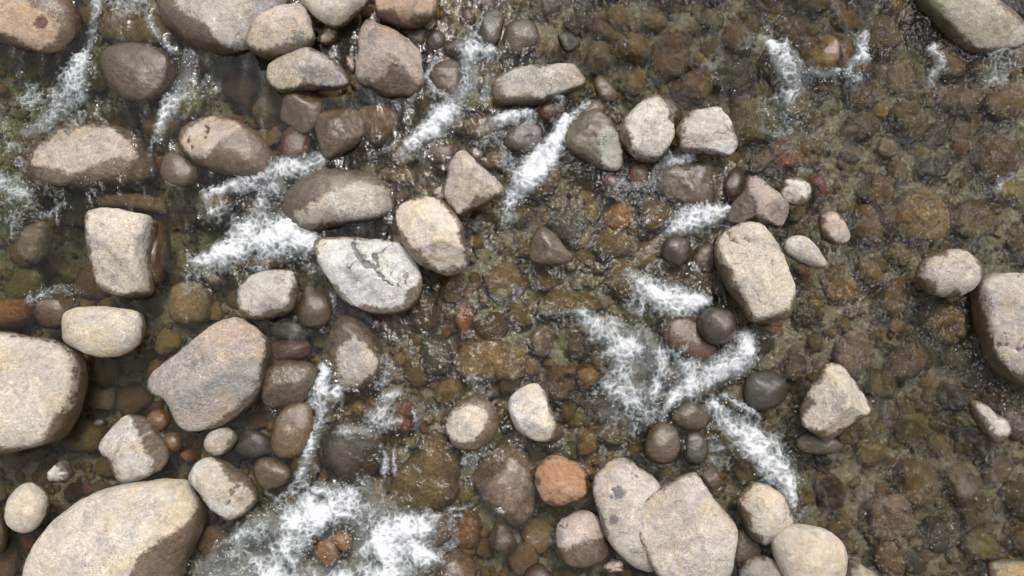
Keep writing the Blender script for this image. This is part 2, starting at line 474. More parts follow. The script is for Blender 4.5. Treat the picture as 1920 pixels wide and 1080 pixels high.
STROKES = [  # (strength, 'x,y,halfwidth ...')
 (.70, '192,-20,14 178,40,8 166,90,9 150,140,22 122,188,26 82,232,18 50,252,8'), (.40, '215,12,24 260,10,20'), (.45, '60,185,26 70,200,20'),
 (.50, '280,40,10 300,72,10 332,104,8'), (.62, '352,112,15 352,145,16 332,182,18 312,212,12 299,248,9'), (.50, '388,145,5 378,172,8 330,186,10'),
 (.42, '400,170,12 360,195,16'), (.40, '140,230,20 200,200,14'),
 (.80, '-20,340,22 20,348,22 50,362,16'), (.50, '22,385,18 30,420,12'), (.40, '120,380,6 90,405,8 75,400,5'), (.38, '60,560,10 140,540,12'),
 (.35, '10,210,16 15,260,22 40,300,20'),
 (.85, '606,298,12 560,318,20 512,332,20 455,350,16 405,360,10'), (.92, '520,352,20 500,385,24 490,418,34 440,468,24 372,492,12'),
 (1.0, '505,440,34 540,442,36 586,452,16'), (.55, '385,365,8 400,400,10 420,380,8'), (.5, '355,480,8 372,500,8'),
 (.95, '880,92,18 926,98,8'), (1.0, '880,112,18 874,160,22 850,205,22 812,240,20 768,272,12'), (.5, '818,112,6 800,145,6 815,172,7 842,188,8'),
 (.55, '905,40,7 893,62,7 902,90,9'), (.5, '760,172,6 785,166,6'), (.45, '730,280,8 700,292,6'), (.6, '925,150,14 905,190,14'),
 (1.15, '1062,225,8 1045,262,15 1018,300,22 985,342,24 955,378,12'), (.72, '902,246,10 940,226,14 992,212,9'), (.7, '1108,192,7 1078,214,8 1058,240,8'),
 (.45, '960,330,20 950,300,14 940,270,8'), (.62, '1030,180,6 1050,185,6'),
 (1.05, '1440,88,10 1468,110,24 1490,150,26 1482,186,16'), (.85, '1612,72,12 1612,108,13 1580,138,10 1535,142,8 1500,130,10'), (.30, '1410,75,30 1450,50,26'),
 (.40, '1450,200,25 1465,260,30'), (.35, '1340,120,20 1350,160,12'),
 (.75, '1752,92,11 1762,115,10 1750,140,12'), (.38, '1880,110,40 1860,140,30'),
 (.75, '1296,294,10 1262,303,12 1232,314,7'), (.55, '1225,320,5 1222,345,8 1180,352,10 1166,338,7'), (.4, '1200,380,10 1230,370,8'),
 (.95, '1360,392,8 1322,404,22 1292,418,22 1256,434,12'), (.42, '1225,470,14 1250,420,10'),
 (.85, '1322,566,12 1280,568,22 1232,548,22 1192,522,12 1176,506,6'), (.5, '1185,520,6 1205,570,8 1200,590,6'),
 (.92, '1090,590,12 1135,622,24 1180,652,34 1220,672,30'), (1.08, '1228,670,20 1240,700,20 1228,735,18'), (.80, '1150,660,22 1185,700,36 1195,740,26 1150,730,20'),
 (.5, '1020,588,5 1060,586,8 1100,588,10'), (.45, '1140,775,34 1180,800,24 1120,740,16'), (.40, '1290,640,6 1260,690,12'),
 (1.0, '1398,636,16 1388,676,24 1335,700,26 1290,722,22 1255,748,14'), (.7, '1270,690,22 1310,690,20'),
 (.85, '1338,758,12 1362,788,18 1402,822,30 1446,858,30 1474,902,20 1486,945,10'), (.6, '1360,745,10 1410,770,6'), (.5, '1440,900,20 1470,880,20'),
 (.95, '610,698,12 602,730,18 598,760,20 588,800,15 580,848,11 568,885,8'), (.75, '628,742,14 636,730,8'), (.4, '590,880,10 560,920,14 530,930,6'),
 (.55, '700,792,24 722,750,14 746,735,8'), (.5, '640,810,10 700,800,18 750,790,8'), (.40, '716,832,5 724,862,6 717,905,5'), (.36, '745,815,5 738,850,4 743,890,5'),
 (.5, '775,765,5 780,805,6'), (.42, '730,700,12 715,720,10'),
 (1.05, '600,918,14 645,935,22 680,918,16'), (1.1, '590,960,34 650,955,30 700,960,30 745,985,34 790,985,26'),
 (1.1, '575,965,26 520,985,28 455,1020,28 400,1068,20'), (1.0, '700,1015,46 760,1030,44 815,1045,16'), (1.0, '480,1066,46 560,1075,50 650,1085,40 740,1080,40'),
 (.95, '560,1010,36 500,1030,36'), (.8, '810,975,14 822,968,8'), (.9, '400,1090,40 700,1110,60'),
 (.5, '826,968,7 846,956,6 885,948,5'), (.48, '880,868,12 892,855,8 880,895,8'), (.5, '624,555,7 620,588,6 608,610,4'), (.45, '500,925,5 530,945,5 510,960,6'),
 (.45, '580,595,5 560,590,5'), (.42, '880,712,10 920,708,8'), (.3, '1870,350,16 1890,330,12'), (.42, '1340,830,18 1350,860,16'),
 (.45, '1890,800,14 1880,770,10'), (.42, '470,505,6 500,500,5'),
]
FOAM_HOLES = [(622, 1032, 32, .75), (648, 1000, 24, .5), (560, 1012, 26, .35), (585, 1045, 22, .45), (555, 1080, 26, .4), (555, 355, 20, .3), (515, 390, 16, .75),
              (520, 372, 10, .4), (1240, 742, 12, .9), (1545, 100, 46, .5), (700, 1040, 20, .25), (1300, 655, 30, .5), (455, 385, 22, .3), (845, 145, 26, .45)]

F = np.zeros_like(GX)
VX = np.full(GX.shape, -0.22) + 0.35 * sstep(900, 1700, PXg) - 0.25 * sstep(900, 300, PXg)
VY = np.full(GX.shape, -1.0)
wob = fbm2(GX * 0.9 + 30, GY * 0.9 + 30, 3, 21) - 0.5
VX = VX + wob * 1.1
for s, st in STROKES:
    P = poly(st)
    for a, b_ in zip(P[:-1], P[1:]):
        r = max(a[2], b_[2]) * 2.2 + 6
        x0, x1 = min(a[0], b_[0]) - r, max(a[0], b_[0]) + r
        y0, y1 = min(a[1], b_[1]) - r, max(a[1], b_[1]) + r
        A = at(x0, y1); B = at(x1, y0)
        i0, i1 = np.searchsorted(gx, [A[0] - .1, B[0] + .1]); j0, j1 = np.searchsorted(gy, [A[1] - .1, B[1] + .1])
        if i1 <= i0 or j1 <= j0: continue
        px, py = PXg[j0:j1, i0:i1], PYg[j0:j1, i0:i1]
        e = b_[:2] - a[:2]
        t = np.clip(((px - a[0]) * e[0] + (py - a[1]) * e[1]) / max(e @ e, 1e-6), 0, 1)
        d = np.hypot(px - a[0] - t * e[0], py - a[1] - t * e[1])
        w = a[2] + (b_[2] - a[2]) * t
        f = s * np.exp(-(d / (w * 1.15)) ** 2 * 0.9)
        F[j0:j1, i0:i1] = np.maximum(F[j0:j1, i0:i1], f)
        en = e / max(np.hypot(*e), 1e-6)
        k = np.exp(-(d / (w * 1.6)) ** 2)
        VX[j0:j1, i0:i1] += k * 2.0 * en[0]
        VY[j0:j1, i0:i1] += k * -2.0 * en[1]
for x, y, r, a in FOAM_HOLES:
    F *= 1 - a * np.exp(-((PXg - x) ** 2 + (PYg - y) ** 2) / (r * r))
n_ = np.hypot(VX, VY); VX /= n_; VY /= n_

def lic(img, steps, step=1.0):
    ny, nx = img.shape
    J, I = np.mgrid[0:ny, 0:nx].astype(np.float32)
    acc, cnt = img.copy(), 1.0
    for sgn in (1, -1):
        x, y = I.copy(), J.copy()
        for k in range(steps):
            xi, yi = np.clip(x.round().astype(np.int32), 0, nx - 1), np.clip(y.round().astype(np.int32), 0, ny - 1)
            x += sgn * step * VX[yi, xi]; y += sgn * step * VY[yi, xi]
            xi, yi = np.clip(x.round().astype(np.int32), 0, nx - 1), np.clip(y.round().astype(np.int32), 0, ny - 1)
            acc += img[yi, xi]; cnt += 1
    return acc / cnt

def downstream(img, steps, step, decay):
    """carry what floats along the flow: every point looks upstream"""
    ny, nx = img.shape
    y, x = np.mgrid[0:ny, 0:nx].astype(np.float32)
    best = img.copy(); w = 1.0
    for k in range(steps):
        xi, yi = np.clip(x.round().astype(np.int32), 0, nx - 1), np.clip(y.round().astype(np.int32), 0, ny - 1)
        x -= step * VX[yi, xi]; y -= step * VY[yi, xi]
        xi, yi = np.clip(x.round().astype(np.int32), 0, nx - 1), np.clip(y.round().astype(np.int32), 0, ny - 1)
        w *= decay
        best = np.maximum(best, img[yi, xi] * w)
    return best

def norm(a):
    return (a - a.mean()) / a.std()

F = np.maximum(F, 0.62 * downstream(F.astype(np.float32), 26, 1.6, 0.962))
w1 = fbm2(GX * 4 + 9, GY * 4 + 9, 4, 77) - 0.5
w2 = fbm2(GX * 4 - 9 + 80, GY * 4 + 90, 4, 78) - 0.5
WXg, WYg = GX + w1 * 0.15, GY + w2 * 0.15
ISO = norm(fbm2(WXg * 6 + 200, WYg * 6 + 100, 5, 33, 0.6))
mid = norm(lic(fbm2(WXg * 13 + 500, WYg * 13 + 500, 4, 32, 0.6).astype(np.float32), 5, 1.3))
fine = norm(fbm2(GX * 30 + 700, GY * 30 + 300, 3, 35, 0.7))
h1 = fbm2(GX * 14 + 3, GY * 14 + 3, 3, 81) - 0.5; h2 = fbm2(GX * 14 + 60, GY * 14 + 40, 3, 82) - 0.5
EX, EY = WXg + 0.035 * h1, WYg + 0.035 * h2
e1 = worley_edge(EX * 7.5 + 40, EY * 6.5 + 40, 91)
e2 = worley_edge(EX * 19 + 70, EY * 17 + 70, 92)
e3 = worley_edge(EX * 42 + 170, EY * 40 + 70, 93)
cells = 0.38 * e1 + 0.42 * e2 + 0.20 * e3
spray = sstep(0.84, 0.92, noise2(GX * 70 + 900, GY * 70 + 900, 61))
FN = np.clip(F, 0, 0.98) * np.clip(1 + 0.25 * norm(fbm2(GX * 2.5 + 60, GY * 2.5 + 10, 3, 66)), 0.4, 1.45)
body = FN * 1.10 - 0.85 * cells - 0.02 + 0.13 * ISO + 0.035 * mid + 0.055 * fine
foam = np.where(F > 0.03, body, 0) * sstep(0.05, 0.25, F)
foam = np.clip(foam, 0, 1.0)
milk = 0.24 * sstep(0.20, 0.75, F) * np.clip(0.65 + 0.25 * mid, 0, 1)                 # aerated water
foam = np.maximum(foam, milk)
foam = np.clip(np.maximum(foam, spray * 0.6 * sstep(0.10, 0.3, F)), 0, 1)

# ripples: rough, broken water to the right and at the top, smooth pools to the left
chop = 0.20 + 0.95 * np.clip(bump_sum(PXg, PYg, [(1750, 430, 260, .9), (1500, 60, 200, .8), (1700, 250, 330, .95), (1750, 800, 330, 1.15), (1650, 950, 250, .8), (1250, 80, 240, .85), (1560, 450, 200, .45), (1150, 640, 170, .6), (760, 760, 120, .55),
        (1050, 480, 200, .4), (900, 560, 150, .35), (60, 350, 120, .5), (1440, 830, 120, .7), (1120, 180, 120, .5), (1900, 500, 300, .8)]), 0, 1)
chop = np.clip(chop + F * 0.3, 0, 1.2)
rip = fbm2(GX * 4.2 + WXg * .9 + 300, GY * 2.8 + WYg * .9 + 300, 2, 51, 0.45)          # crest lines drawn out along the flow
rip = norm(lic(rip.astype(np.float32), 6, 1.4))
rip_s = norm(lic(noise2(GX * 10 + 0.6 * WXg + 30, GY * 7.5 + 0.6 * WYg + 30, 53).astype(np.float32), 2, 1.2))
patch = np.clip(0.62 + 0.42 * norm(fbm2(GX * 1.1 + 14, GY * 0.9 + 77, 3, 71)), 0.55, 1.25)      # gusts: broken and smooth water side by side
calm = bump_sum(PXg, PYg, [(200, 720, 200, 1), (150, 880, 160, 1), (660, 480, 70, 1), (470, 140, 130, 1.1), (620, 190, 60, .9), (690, 190, 60, .7), (90, 430, 110, .6), (600, 640, 90, .6)])
chop = np.clip((0.10 + (chop - 0.10) * patch * 1.25) * (1 - 0.6 * calm), 0, 1.15)
WH = (0.017 * rip + 0.017 * rip_s + 0.001 * mid) * (0.06 + chop) + 0.02 * np.clip(F, 0, 1)
WH = np.clip(WH, -0.05, 0.08)
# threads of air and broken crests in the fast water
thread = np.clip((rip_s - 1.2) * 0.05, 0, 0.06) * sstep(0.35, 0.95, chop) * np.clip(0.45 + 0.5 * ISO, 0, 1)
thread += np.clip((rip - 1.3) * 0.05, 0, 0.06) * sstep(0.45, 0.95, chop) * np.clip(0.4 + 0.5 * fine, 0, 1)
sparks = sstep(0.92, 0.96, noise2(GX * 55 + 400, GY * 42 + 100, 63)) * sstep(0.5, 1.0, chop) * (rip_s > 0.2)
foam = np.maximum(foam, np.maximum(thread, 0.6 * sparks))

# water: closed body, fine inside the frame, coarse to the far edge
ii, jj = np.arange(0, len(gx), 2), np.arange(0, len(gy), 2)
fx, fy = gx[ii], gy[jj]
def extend(v, far):
    s = v[1] - v[0]; lo, hi = [], []
    a, t = v[0], s
    while a > -far: t *= 1.6; a -= t; lo.append(a)
    a, t = v[-1], s
    while a < far: t *= 1.6; a += t; hi.append(a)
    return np.array(lo[::-1]), np.array(hi)
lx, hx = extend(fx, 85); ly, hy = extend(fy, 85)
AX, AY = np.concatenate([lx, fx, hx]), np.concatenate([ly, fy, hy])
Z = np.zeros((len(AY), len(AX))); CH = np.full(Z.shape, 0.6)
Z[len(ly):len(ly) + len(fy), len(lx):len(lx) + len(fx)] = WH[np.ix_(jj, ii)]
CH[len(ly):len(ly) + len(fy), len(lx):len(lx) + len(fx)] = chop[np.ix_(jj, ii)]
Xw, Yw = np.meshgrid(AX, AY)
nx, ny = len(AX), len(AY)
V = np.stack([Xw, Yw, Z], -1).reshape(-1, 3)
Fq = grid_faces(nx, ny)
idx = np.arange(nx * ny).reshape(ny, nx)
ring = np.concatenate([idx[0, :-1], idx[:-1, -1], idx[-1, :0:-1], idx[:0:-1, 0]])
low = V[ring].copy(); low[:, 2] = -3.0
base = len(V)
V = np.concatenate([V, low, [[0, 0, -3.0]]])
m_ = len(ring)
k = np.arange(m_); k2 = (k + 1) % m_
sides = np.stack([ring[k], base + k, base + k2, ring[k2]], 1)
Fall = np.concatenate([Fq, sides])
me = bpy.data.meshes.new('river_water')
tri = np.stack([base + k2, base + k, np.full(m_, base + m_)], 1)
me.vertices.add(len(V)); me.vertices.foreach_set('co', V.astype(np.float32).ravel())
loops = np.concatenate([Fall.ravel(), tri.ravel()]).astype(np.int32)
tot = np.concatenate([np.full(len(Fall), 4), np.full(len(tri), 3)]).astype(np.int32)
me.loops.add(len(loops)); me.loops.foreach_set('vertex_index', loops)
me.polygons.add(len(tot)); me.polygons.foreach_set('loop_start', np.concatenate([[0], np.cumsum(tot)[:-1]]).astype(np.int32)); me.polygons.foreach_set('loop_total', tot)
me.polygons.foreach_set('use_smooth', np.ones(len(tot), bool))
me.update(calc_edges=True)
fattr(me, 'chop', np.concatenate([CH.ravel(), np.zeros(m_ + 1)]))
o = link('river_water', me, M_WATER)
o['kind'] = 'structure'

# foam: its own rough sheet of froth riding on the water
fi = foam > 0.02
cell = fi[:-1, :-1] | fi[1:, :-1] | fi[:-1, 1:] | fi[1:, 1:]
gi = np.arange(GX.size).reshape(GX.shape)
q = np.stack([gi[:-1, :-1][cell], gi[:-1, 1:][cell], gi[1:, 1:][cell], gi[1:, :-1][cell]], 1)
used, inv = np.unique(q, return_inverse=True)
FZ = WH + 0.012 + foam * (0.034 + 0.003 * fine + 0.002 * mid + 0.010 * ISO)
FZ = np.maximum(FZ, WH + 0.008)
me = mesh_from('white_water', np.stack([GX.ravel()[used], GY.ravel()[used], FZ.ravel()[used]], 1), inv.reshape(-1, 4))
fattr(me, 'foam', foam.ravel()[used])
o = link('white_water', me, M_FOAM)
o['kind'] = 'stuff'
# droplets thrown up along the edges of the white water
prob = (sstep(0.12, 0.30, F) * (1 - 0.75 * sstep(0.55, 0.9, F)) + 0.05 * sstep(0.6, 1.0, chop)).ravel()
pick = rng.choice(len(prob), 1500, p=prob / prob.sum())
dv, df = ico(1)
dr = np.clip(rng.lognormal(math.log(.0040), .40, len(pick)), .002, .009)
dc = np.stack([GX.ravel()[pick], GY.ravel()[pick], WH.ravel()[pick] + 0.012 + np.abs(rng.normal(0, .03, len(pick)))], 1)
Vd = (dv[None] * dr[:, None, None] + dc[:, None]).reshape(-1, 3)
Fd = (df[None] + (np.arange(len(pick)) * len(dv))[:, None, None]).reshape(-1, 3)
me = mesh_from('spray_droplets', Vd, Fd)
fattr(me, 'foam', np.full(len(Vd), 0.85))
o = link('spray_droplets', me, M_FOAM)
o['kind'] = 'stuff'
print('foam quads', len(q), 'water quads', len(Fall))

# ------------------------------------------------------------------ stones
PAL = {  # dry colours: main, second, patches, stain
 'cream':  ((.57, .515, .425), (.48, .44, .36), (.37, .35, .315), (.20, .15, .09)),
 'yellow': ((.575, .52, .405), (.51, .47, .38), (.40, .38, .34), (.25, .17, .09)),
 'white':  ((.56, .53, .48), (.46, .43, .38), (.33, .32, .30), (.16, .15, .14)),
 'grey':   ((.41, .38, .335), (.31, .295, .265), (.48, .455, .41), (.10, .10, .10)),
 'bluegrey': ((.37, .32, .28), (.27, .265, .255), (.42, .38, .33), (.20, .20, .20)),
 'beige':  ((.49, .445, .38), (.415, .375, .32), (.33, .315, .295), (.12, .12, .115)),
 'pink':   ((.47, .40, .34), (.40, .33, .28), (.53, .48, .41), (.14, .10, .08)),
 'pinkgrey': ((.36, .30, .26), (.27, .22, .19), (.42, .375, .33), (.12, .08, .06)),
 'orange': ((.35, .20, .12), (.385, .25, .16), (.28, .15, .085), (.16, .10, .06)),
 'rust':   ((.30, .145, .065), (.23, .11, .05), (.36, .21, .10), (.12, .08, .05)),
 'brown':  ((.215, .155, .10), (.165, .115, .07), (.26, .20, .14), (.10, .07, .05)),
 'umber':  ((.115, .085, .06), (.085, .062, .042), (.16, .12, .085), (.07, .05, .04)),
 'olive':  ((.20, .165, .085), (.15, .125, .065), (.25, .20, .11), (.10, .09, .05)),
 'tan':    ((.32, .24, .135), (.26, .19, .10), (.37, .29, .18), (.14, .10, .06)),
 'red':    ((.25, .12, .095), (.19, .085, .07), (.32, .19, .16), (.10, .06, .05)),
 'slate':  ((.085, .088, .08), (.062, .066, .06), (.12, .12, .115), (.05, .05, .05)),
 'moss':   ((.40, .39, .345), (.31, .315, .27), (.45, .44, .40), (.10, .12, .06)),
 'creampink': ((.66, .595, .505), (.58, .515, .435), (.64, .59, .51), (.20, .14, .10)),
 'coolwhite': ((.66, .65, .62), (.57, .565, .545), (.40, .40, .39), (.17, .17, .165)),
 'vivid': ((.66, .33, .09), (.60, .33, .11), (.45, .22, .06), (.2, .1, .05)),
 'corner': ((.44, .33, .245), (.37, .265, .19), (.47, .38, .29), (.10, .05, .035)),
 'skirt': ((.50, .43, .36), (.43, .36, .295), (.47, .43, .37), (.10, .07, .05)),
 'algae': ((.19, .185, .07), (.14, .15, .055), (.24, .22, .09), (.08, .08, .03)),
 'amber': ((.40, .25, .085), (.32, .195, .065), (.46, .31, .12), (.12, .08, .04)),
 'plum':   ((.23, .16, .15), (.18, .12, .115), (.27, .20, .18), (.10, .06, .06)),
}

def set_tones(o, pal, speckle, crack, jit=0.06, gain=1.0):
    A = PAL[pal]
    j = gain * (1 + random.uniform(-jit, jit))
    for k, c in zip(('tone_a', 'tone_b', 'tone_c', 'tone_s'), A):
        o[k] = [min(0.9, v * j * w_) for v, w_ in zip(c, (0.90, 0.885, 0.885) if gain == 1.0 else (0.95, 1.0, 1.0))]
    o['speckle'] = speckle
    o['cracking'] = crack

MODES = {  # equator height, top (as a share of size, or absolute)
 'D': dict(ze=0.05, top=0.36), 'P': dict(ze=-0.05, top=0.30), 'W': dict(ze=-0.04, top=0.17), 'A': dict(ze=-0.12, abs=0.03), 'S': dict(ze=-0.24, abs=-0.07)}
STONES = []
DRY_PX = []
ALL_PX = []

def build_stone(spec, seed):
    pal, mode, name, label, opts, out, dryp = spec
    kw = dict(amp=0.05, facet=0, p=2.3, k=14, speckle=1.0, crack=0.35, group=None, stain='', plane='', off=(0, 0), chips=None, cut='', hi=0, clean=0, trim=1.0, gain=1.0)
    kw.update(MODES[mode]); kw.update(opts)
    if kw['chips'] is None:
        kw['chips'] = 7 if (mode in 'DP' and kw['amp'] > 0.03) else 3 if mode in 'DPW' else 2
    if kw['facet'] >= 2: kw['k'] = max(kw['k'], 90); kw['amp'] = min(kw['amp'], 0.018)
    P = smooth_closed(poly(out), 5 if kw['facet'] < 4 else 3)
    ze = kw['ze']
    G = at(P[:, 0], P[:, 1], ze)[:, :2]
    area = 0.5 * abs(np.sum(G[:, 0] * np.roll(G[:, 1], -1) - np.roll(G[:, 0], -1) * G[:, 1]))
    size = math.sqrt(area)
    a_, b_ = G, np.roll(G, -1, 0)
    cr = a_[:, 0] * b_[:, 1] - b_[:, 0] * a_[:, 1]
    c = ((a_ + b_) * cr[:, None]).sum(0) / (3 * cr.sum())
    top = kw['abs'] if 'abs' in kw else ze + kw['top'] * size
    h_up, h_dn = max(top - ze, 0.05), max(0.45 * size, 0.12)
    D, Fc = ico(6 if size > 1.15 or kw['hi'] else 5 if size > 0.42 else 4)
    # outline radius per direction
    th = np.arctan2(G[:, 1] - c[1], G[:, 0] - c[0]); R = np.hypot(*(G - c).T)
    T = np.linspace(-math.pi, math.pi, 721)
    rad = np.zeros(721)
    A, B = G - c, np.roll(G, -1, 0) - c
    for i, t in enumerate(T):
        d = np.array([math.cos(t), math.sin(t)])
        e = B - A
        den = d[0] * e[:, 1] - d[1] * e[:, 0]
        den = np.where(np.abs(den) < 1e-12, 1e-12, den)
        rr = (A[:, 0] * e[:, 1] - A[:, 1] * e[:, 0]) / den
        uu = (A[:, 0] * d[1] - A[:, 1] * d[0]) / den
        ok = (uu >= 0) & (uu <= 1) & (rr > 0)
        rad[i] = rr[ok].max() if ok.any() else R.mean()
    ang = np.arctan2(D[:, 1], D[:, 0])
    # squash directions so that vertices spread evenly over a flat stone
    sx = np.hypot(D[:, 0], D[:, 1]) * size * 0.56
    hz = np.where(D[:, 2] > 0, h_up, h_dn)
    dz = D[:, 2] * hz
    ln = np.hypot(sx, dz)
    d3 = np.stack([np.cos(ang) * sx / ln, np.sin(ang) * sx / ln, dz / ln], 1)
    Ra = np.interp(ang, T, rad) * kw['trim']
    ch = np.hypot(d3[:, 0], d3[:, 1])
    # far from the outline the plan gets rounder: a stone, not an extrusion
    lat = np.abs(D[:, 2])
    Ra = Ra + (np.minimum(Ra, size * 0.58) - Ra) * (lat ** 2) * 0.35
    p = kw['p']
    r = 1 / ((ch / Ra) ** p + (np.abs(d3[:, 2]) / hz) ** p) ** (1 / p)
    rr_ = np.random.default_rng(seed)
    planes = [tuple(float(v) for v in s.split(',')) for s in kw['plane'].split()]
    for q in range(kw['facet']):
        planes.append((rr_.uniform(0, 360), rr_.uniform(36, 72), rr_.uniform(0.68, 0.90)))
    if kw['chips']:
        for q in range(kw['chips']):
            planes.append((rr_.uniform(0, 360), rr_.uniform(30, 80), rr_.uniform(0.84, 0.95)))
    if planes:
        base = d3 * r[:, None]
        kk = kw['k']
        acc = r ** -kk
        for az, el, fr in planes:
            az, el = math.radians(az), math.radians(el)
            # normal scaled to the stone's flattened shape
            n = np.array([math.cos(az) * math.cos(el) / (size * .56), math.sin(az) * math.cos(el) / (size * .56), math.sin(el) / h_up])
            n /= np.linalg.norm(n)
            dmax = (base @ n).max() * fr
            acc = acc + np.maximum((d3 @ n) / dmax, 1e-6) ** kk
        r = acc ** (-1 / kk)
    amp = kw['amp']
    fq = 2.0 / size
    nz = fbm3(d3 * r[:, None] * fq + seed * 3.7, 5, seed, 0.52)
    nz2 = fbm3(d3 * r[:, None] * 9 + seed * 1.7, 3, seed + 50, 0.6)
    r = r * (1 + amp * nz) + 0.008 * nz2 * (1 if kw['facet'] else 0.7)
    Vv = d3 * r[:, None]
    # lean of the summit
    ox, oy = kw['off']
    up = np.clip(Vv[:, 2] / h_up, 0, 1) * (1 - np.clip(ch * r / Ra, 0, 1))
    Vv[:, 0] += ox * size * up; Vv[:, 1] += oy * size * up
    Vw = Vv + np.array([c[0], c[1], ze])
    Q = to_px(Vw)
    wlv = kw.get('wl', max(0.045, ze + 0.004))
    if mode in 'AS' or (mode == 'W' and not dryp):
        dry = np.full(len(Vw), -0.3)
    elif dryp:
        DP = smooth_closed(poly(dryp), 4)
        dry = np.minimum(signed_inside(DP, Q) / 200.0, Vw[:, 2] - 0.0)
    else:
        dry = (Vw[:, 2] - wlv)
        if not kw['clean']:      # splash band of uneven width
            inset = Ra - ch * r
            rim_n = noise2(np.cos(ang) * 2.2 + seed, np.sin(ang) * 2.2 + seed, 15)
            band = np.clip(0.12 * (rim_n - 0.28) - 0.03 * np.sin(ang) * size, 0.010, 0.095)
            dry = np.minimum(dry, inset - band)
    st = np.zeros(len(Vw)); cutd = np.zeros(len(Vw))
    for s in kw['stain'].split():
        x, y, rd, a = (float(v) for v in s.split(','))
        st = np.maximum(st, a * np.exp(-((Q[:, 0] - x) ** 2 + (Q[:, 1] - y) ** 2) / (rd * rd)) * (Vv[:, 2] > -0.05))
    for ln_ in [c_ for c_ in kw['cut'].split(';') if c_]:
        C_ = poly(ln_)
        jag = 4.0 * np.stack([noise2(Q[:, 0] * .17 + seed, Q[:, 1] * .17, 5) - .5, noise2(Q[:, 0] * .17, Q[:, 1] * .17 + seed, 6) - .5], -1) * 2.4
        for a0, b0 in zip(C_[:-1], C_[1:]):
            e_ = b0[:2] - a0[:2]
            t_ = np.clip(((Q + jag - a0[:2]) @ e_) / max(e_ @ e_, 1e-6), 0, 1)
            d_ = np.hypot(*(Q + jag - a0[:2] - t_[:, None] * e_).T)
            w_ = (a0[2] + (b0[2] - a0[2]) * t_) * (0.25 + 0.8 * noise2(Q[:, 0] * .07 + 9, Q[:, 1] * .07 + seed, 7))
            g_ = np.exp(-(d_ / w_) ** 2) * (Vv[:, 2] > -0.03)
            cutd = np.maximum(cutd, g_)
    Vv[:, 2] -= 0.035 * cutd
    st = np.maximum(st, cutd * 1.25)
    me = mesh_from(name, Vv, Fc)
    fattr(me, 'dry', dry); fattr(me, 'stain', st)
    o = link(name, me, M_STONE)
    o.location = (c[0], c[1], ze)
    o['label'] = label
    o['category'] = 'boulder' if size > 0.55 else 'stone'
    if kw['group']: o['group'] = kw['group']
    set_tones(o, pal, kw['speckle'], kw['crack'], 0.06, 3.2 * kw['gain'] if mode == 'S' else (1.85 if mode == 'A' else 1.0) * kw['gain'])
    STONES.append((c, size, o))
    ALL_PX.append(P)
    if mode in 'DPW':
        DRY_PX.append(P)
    return o

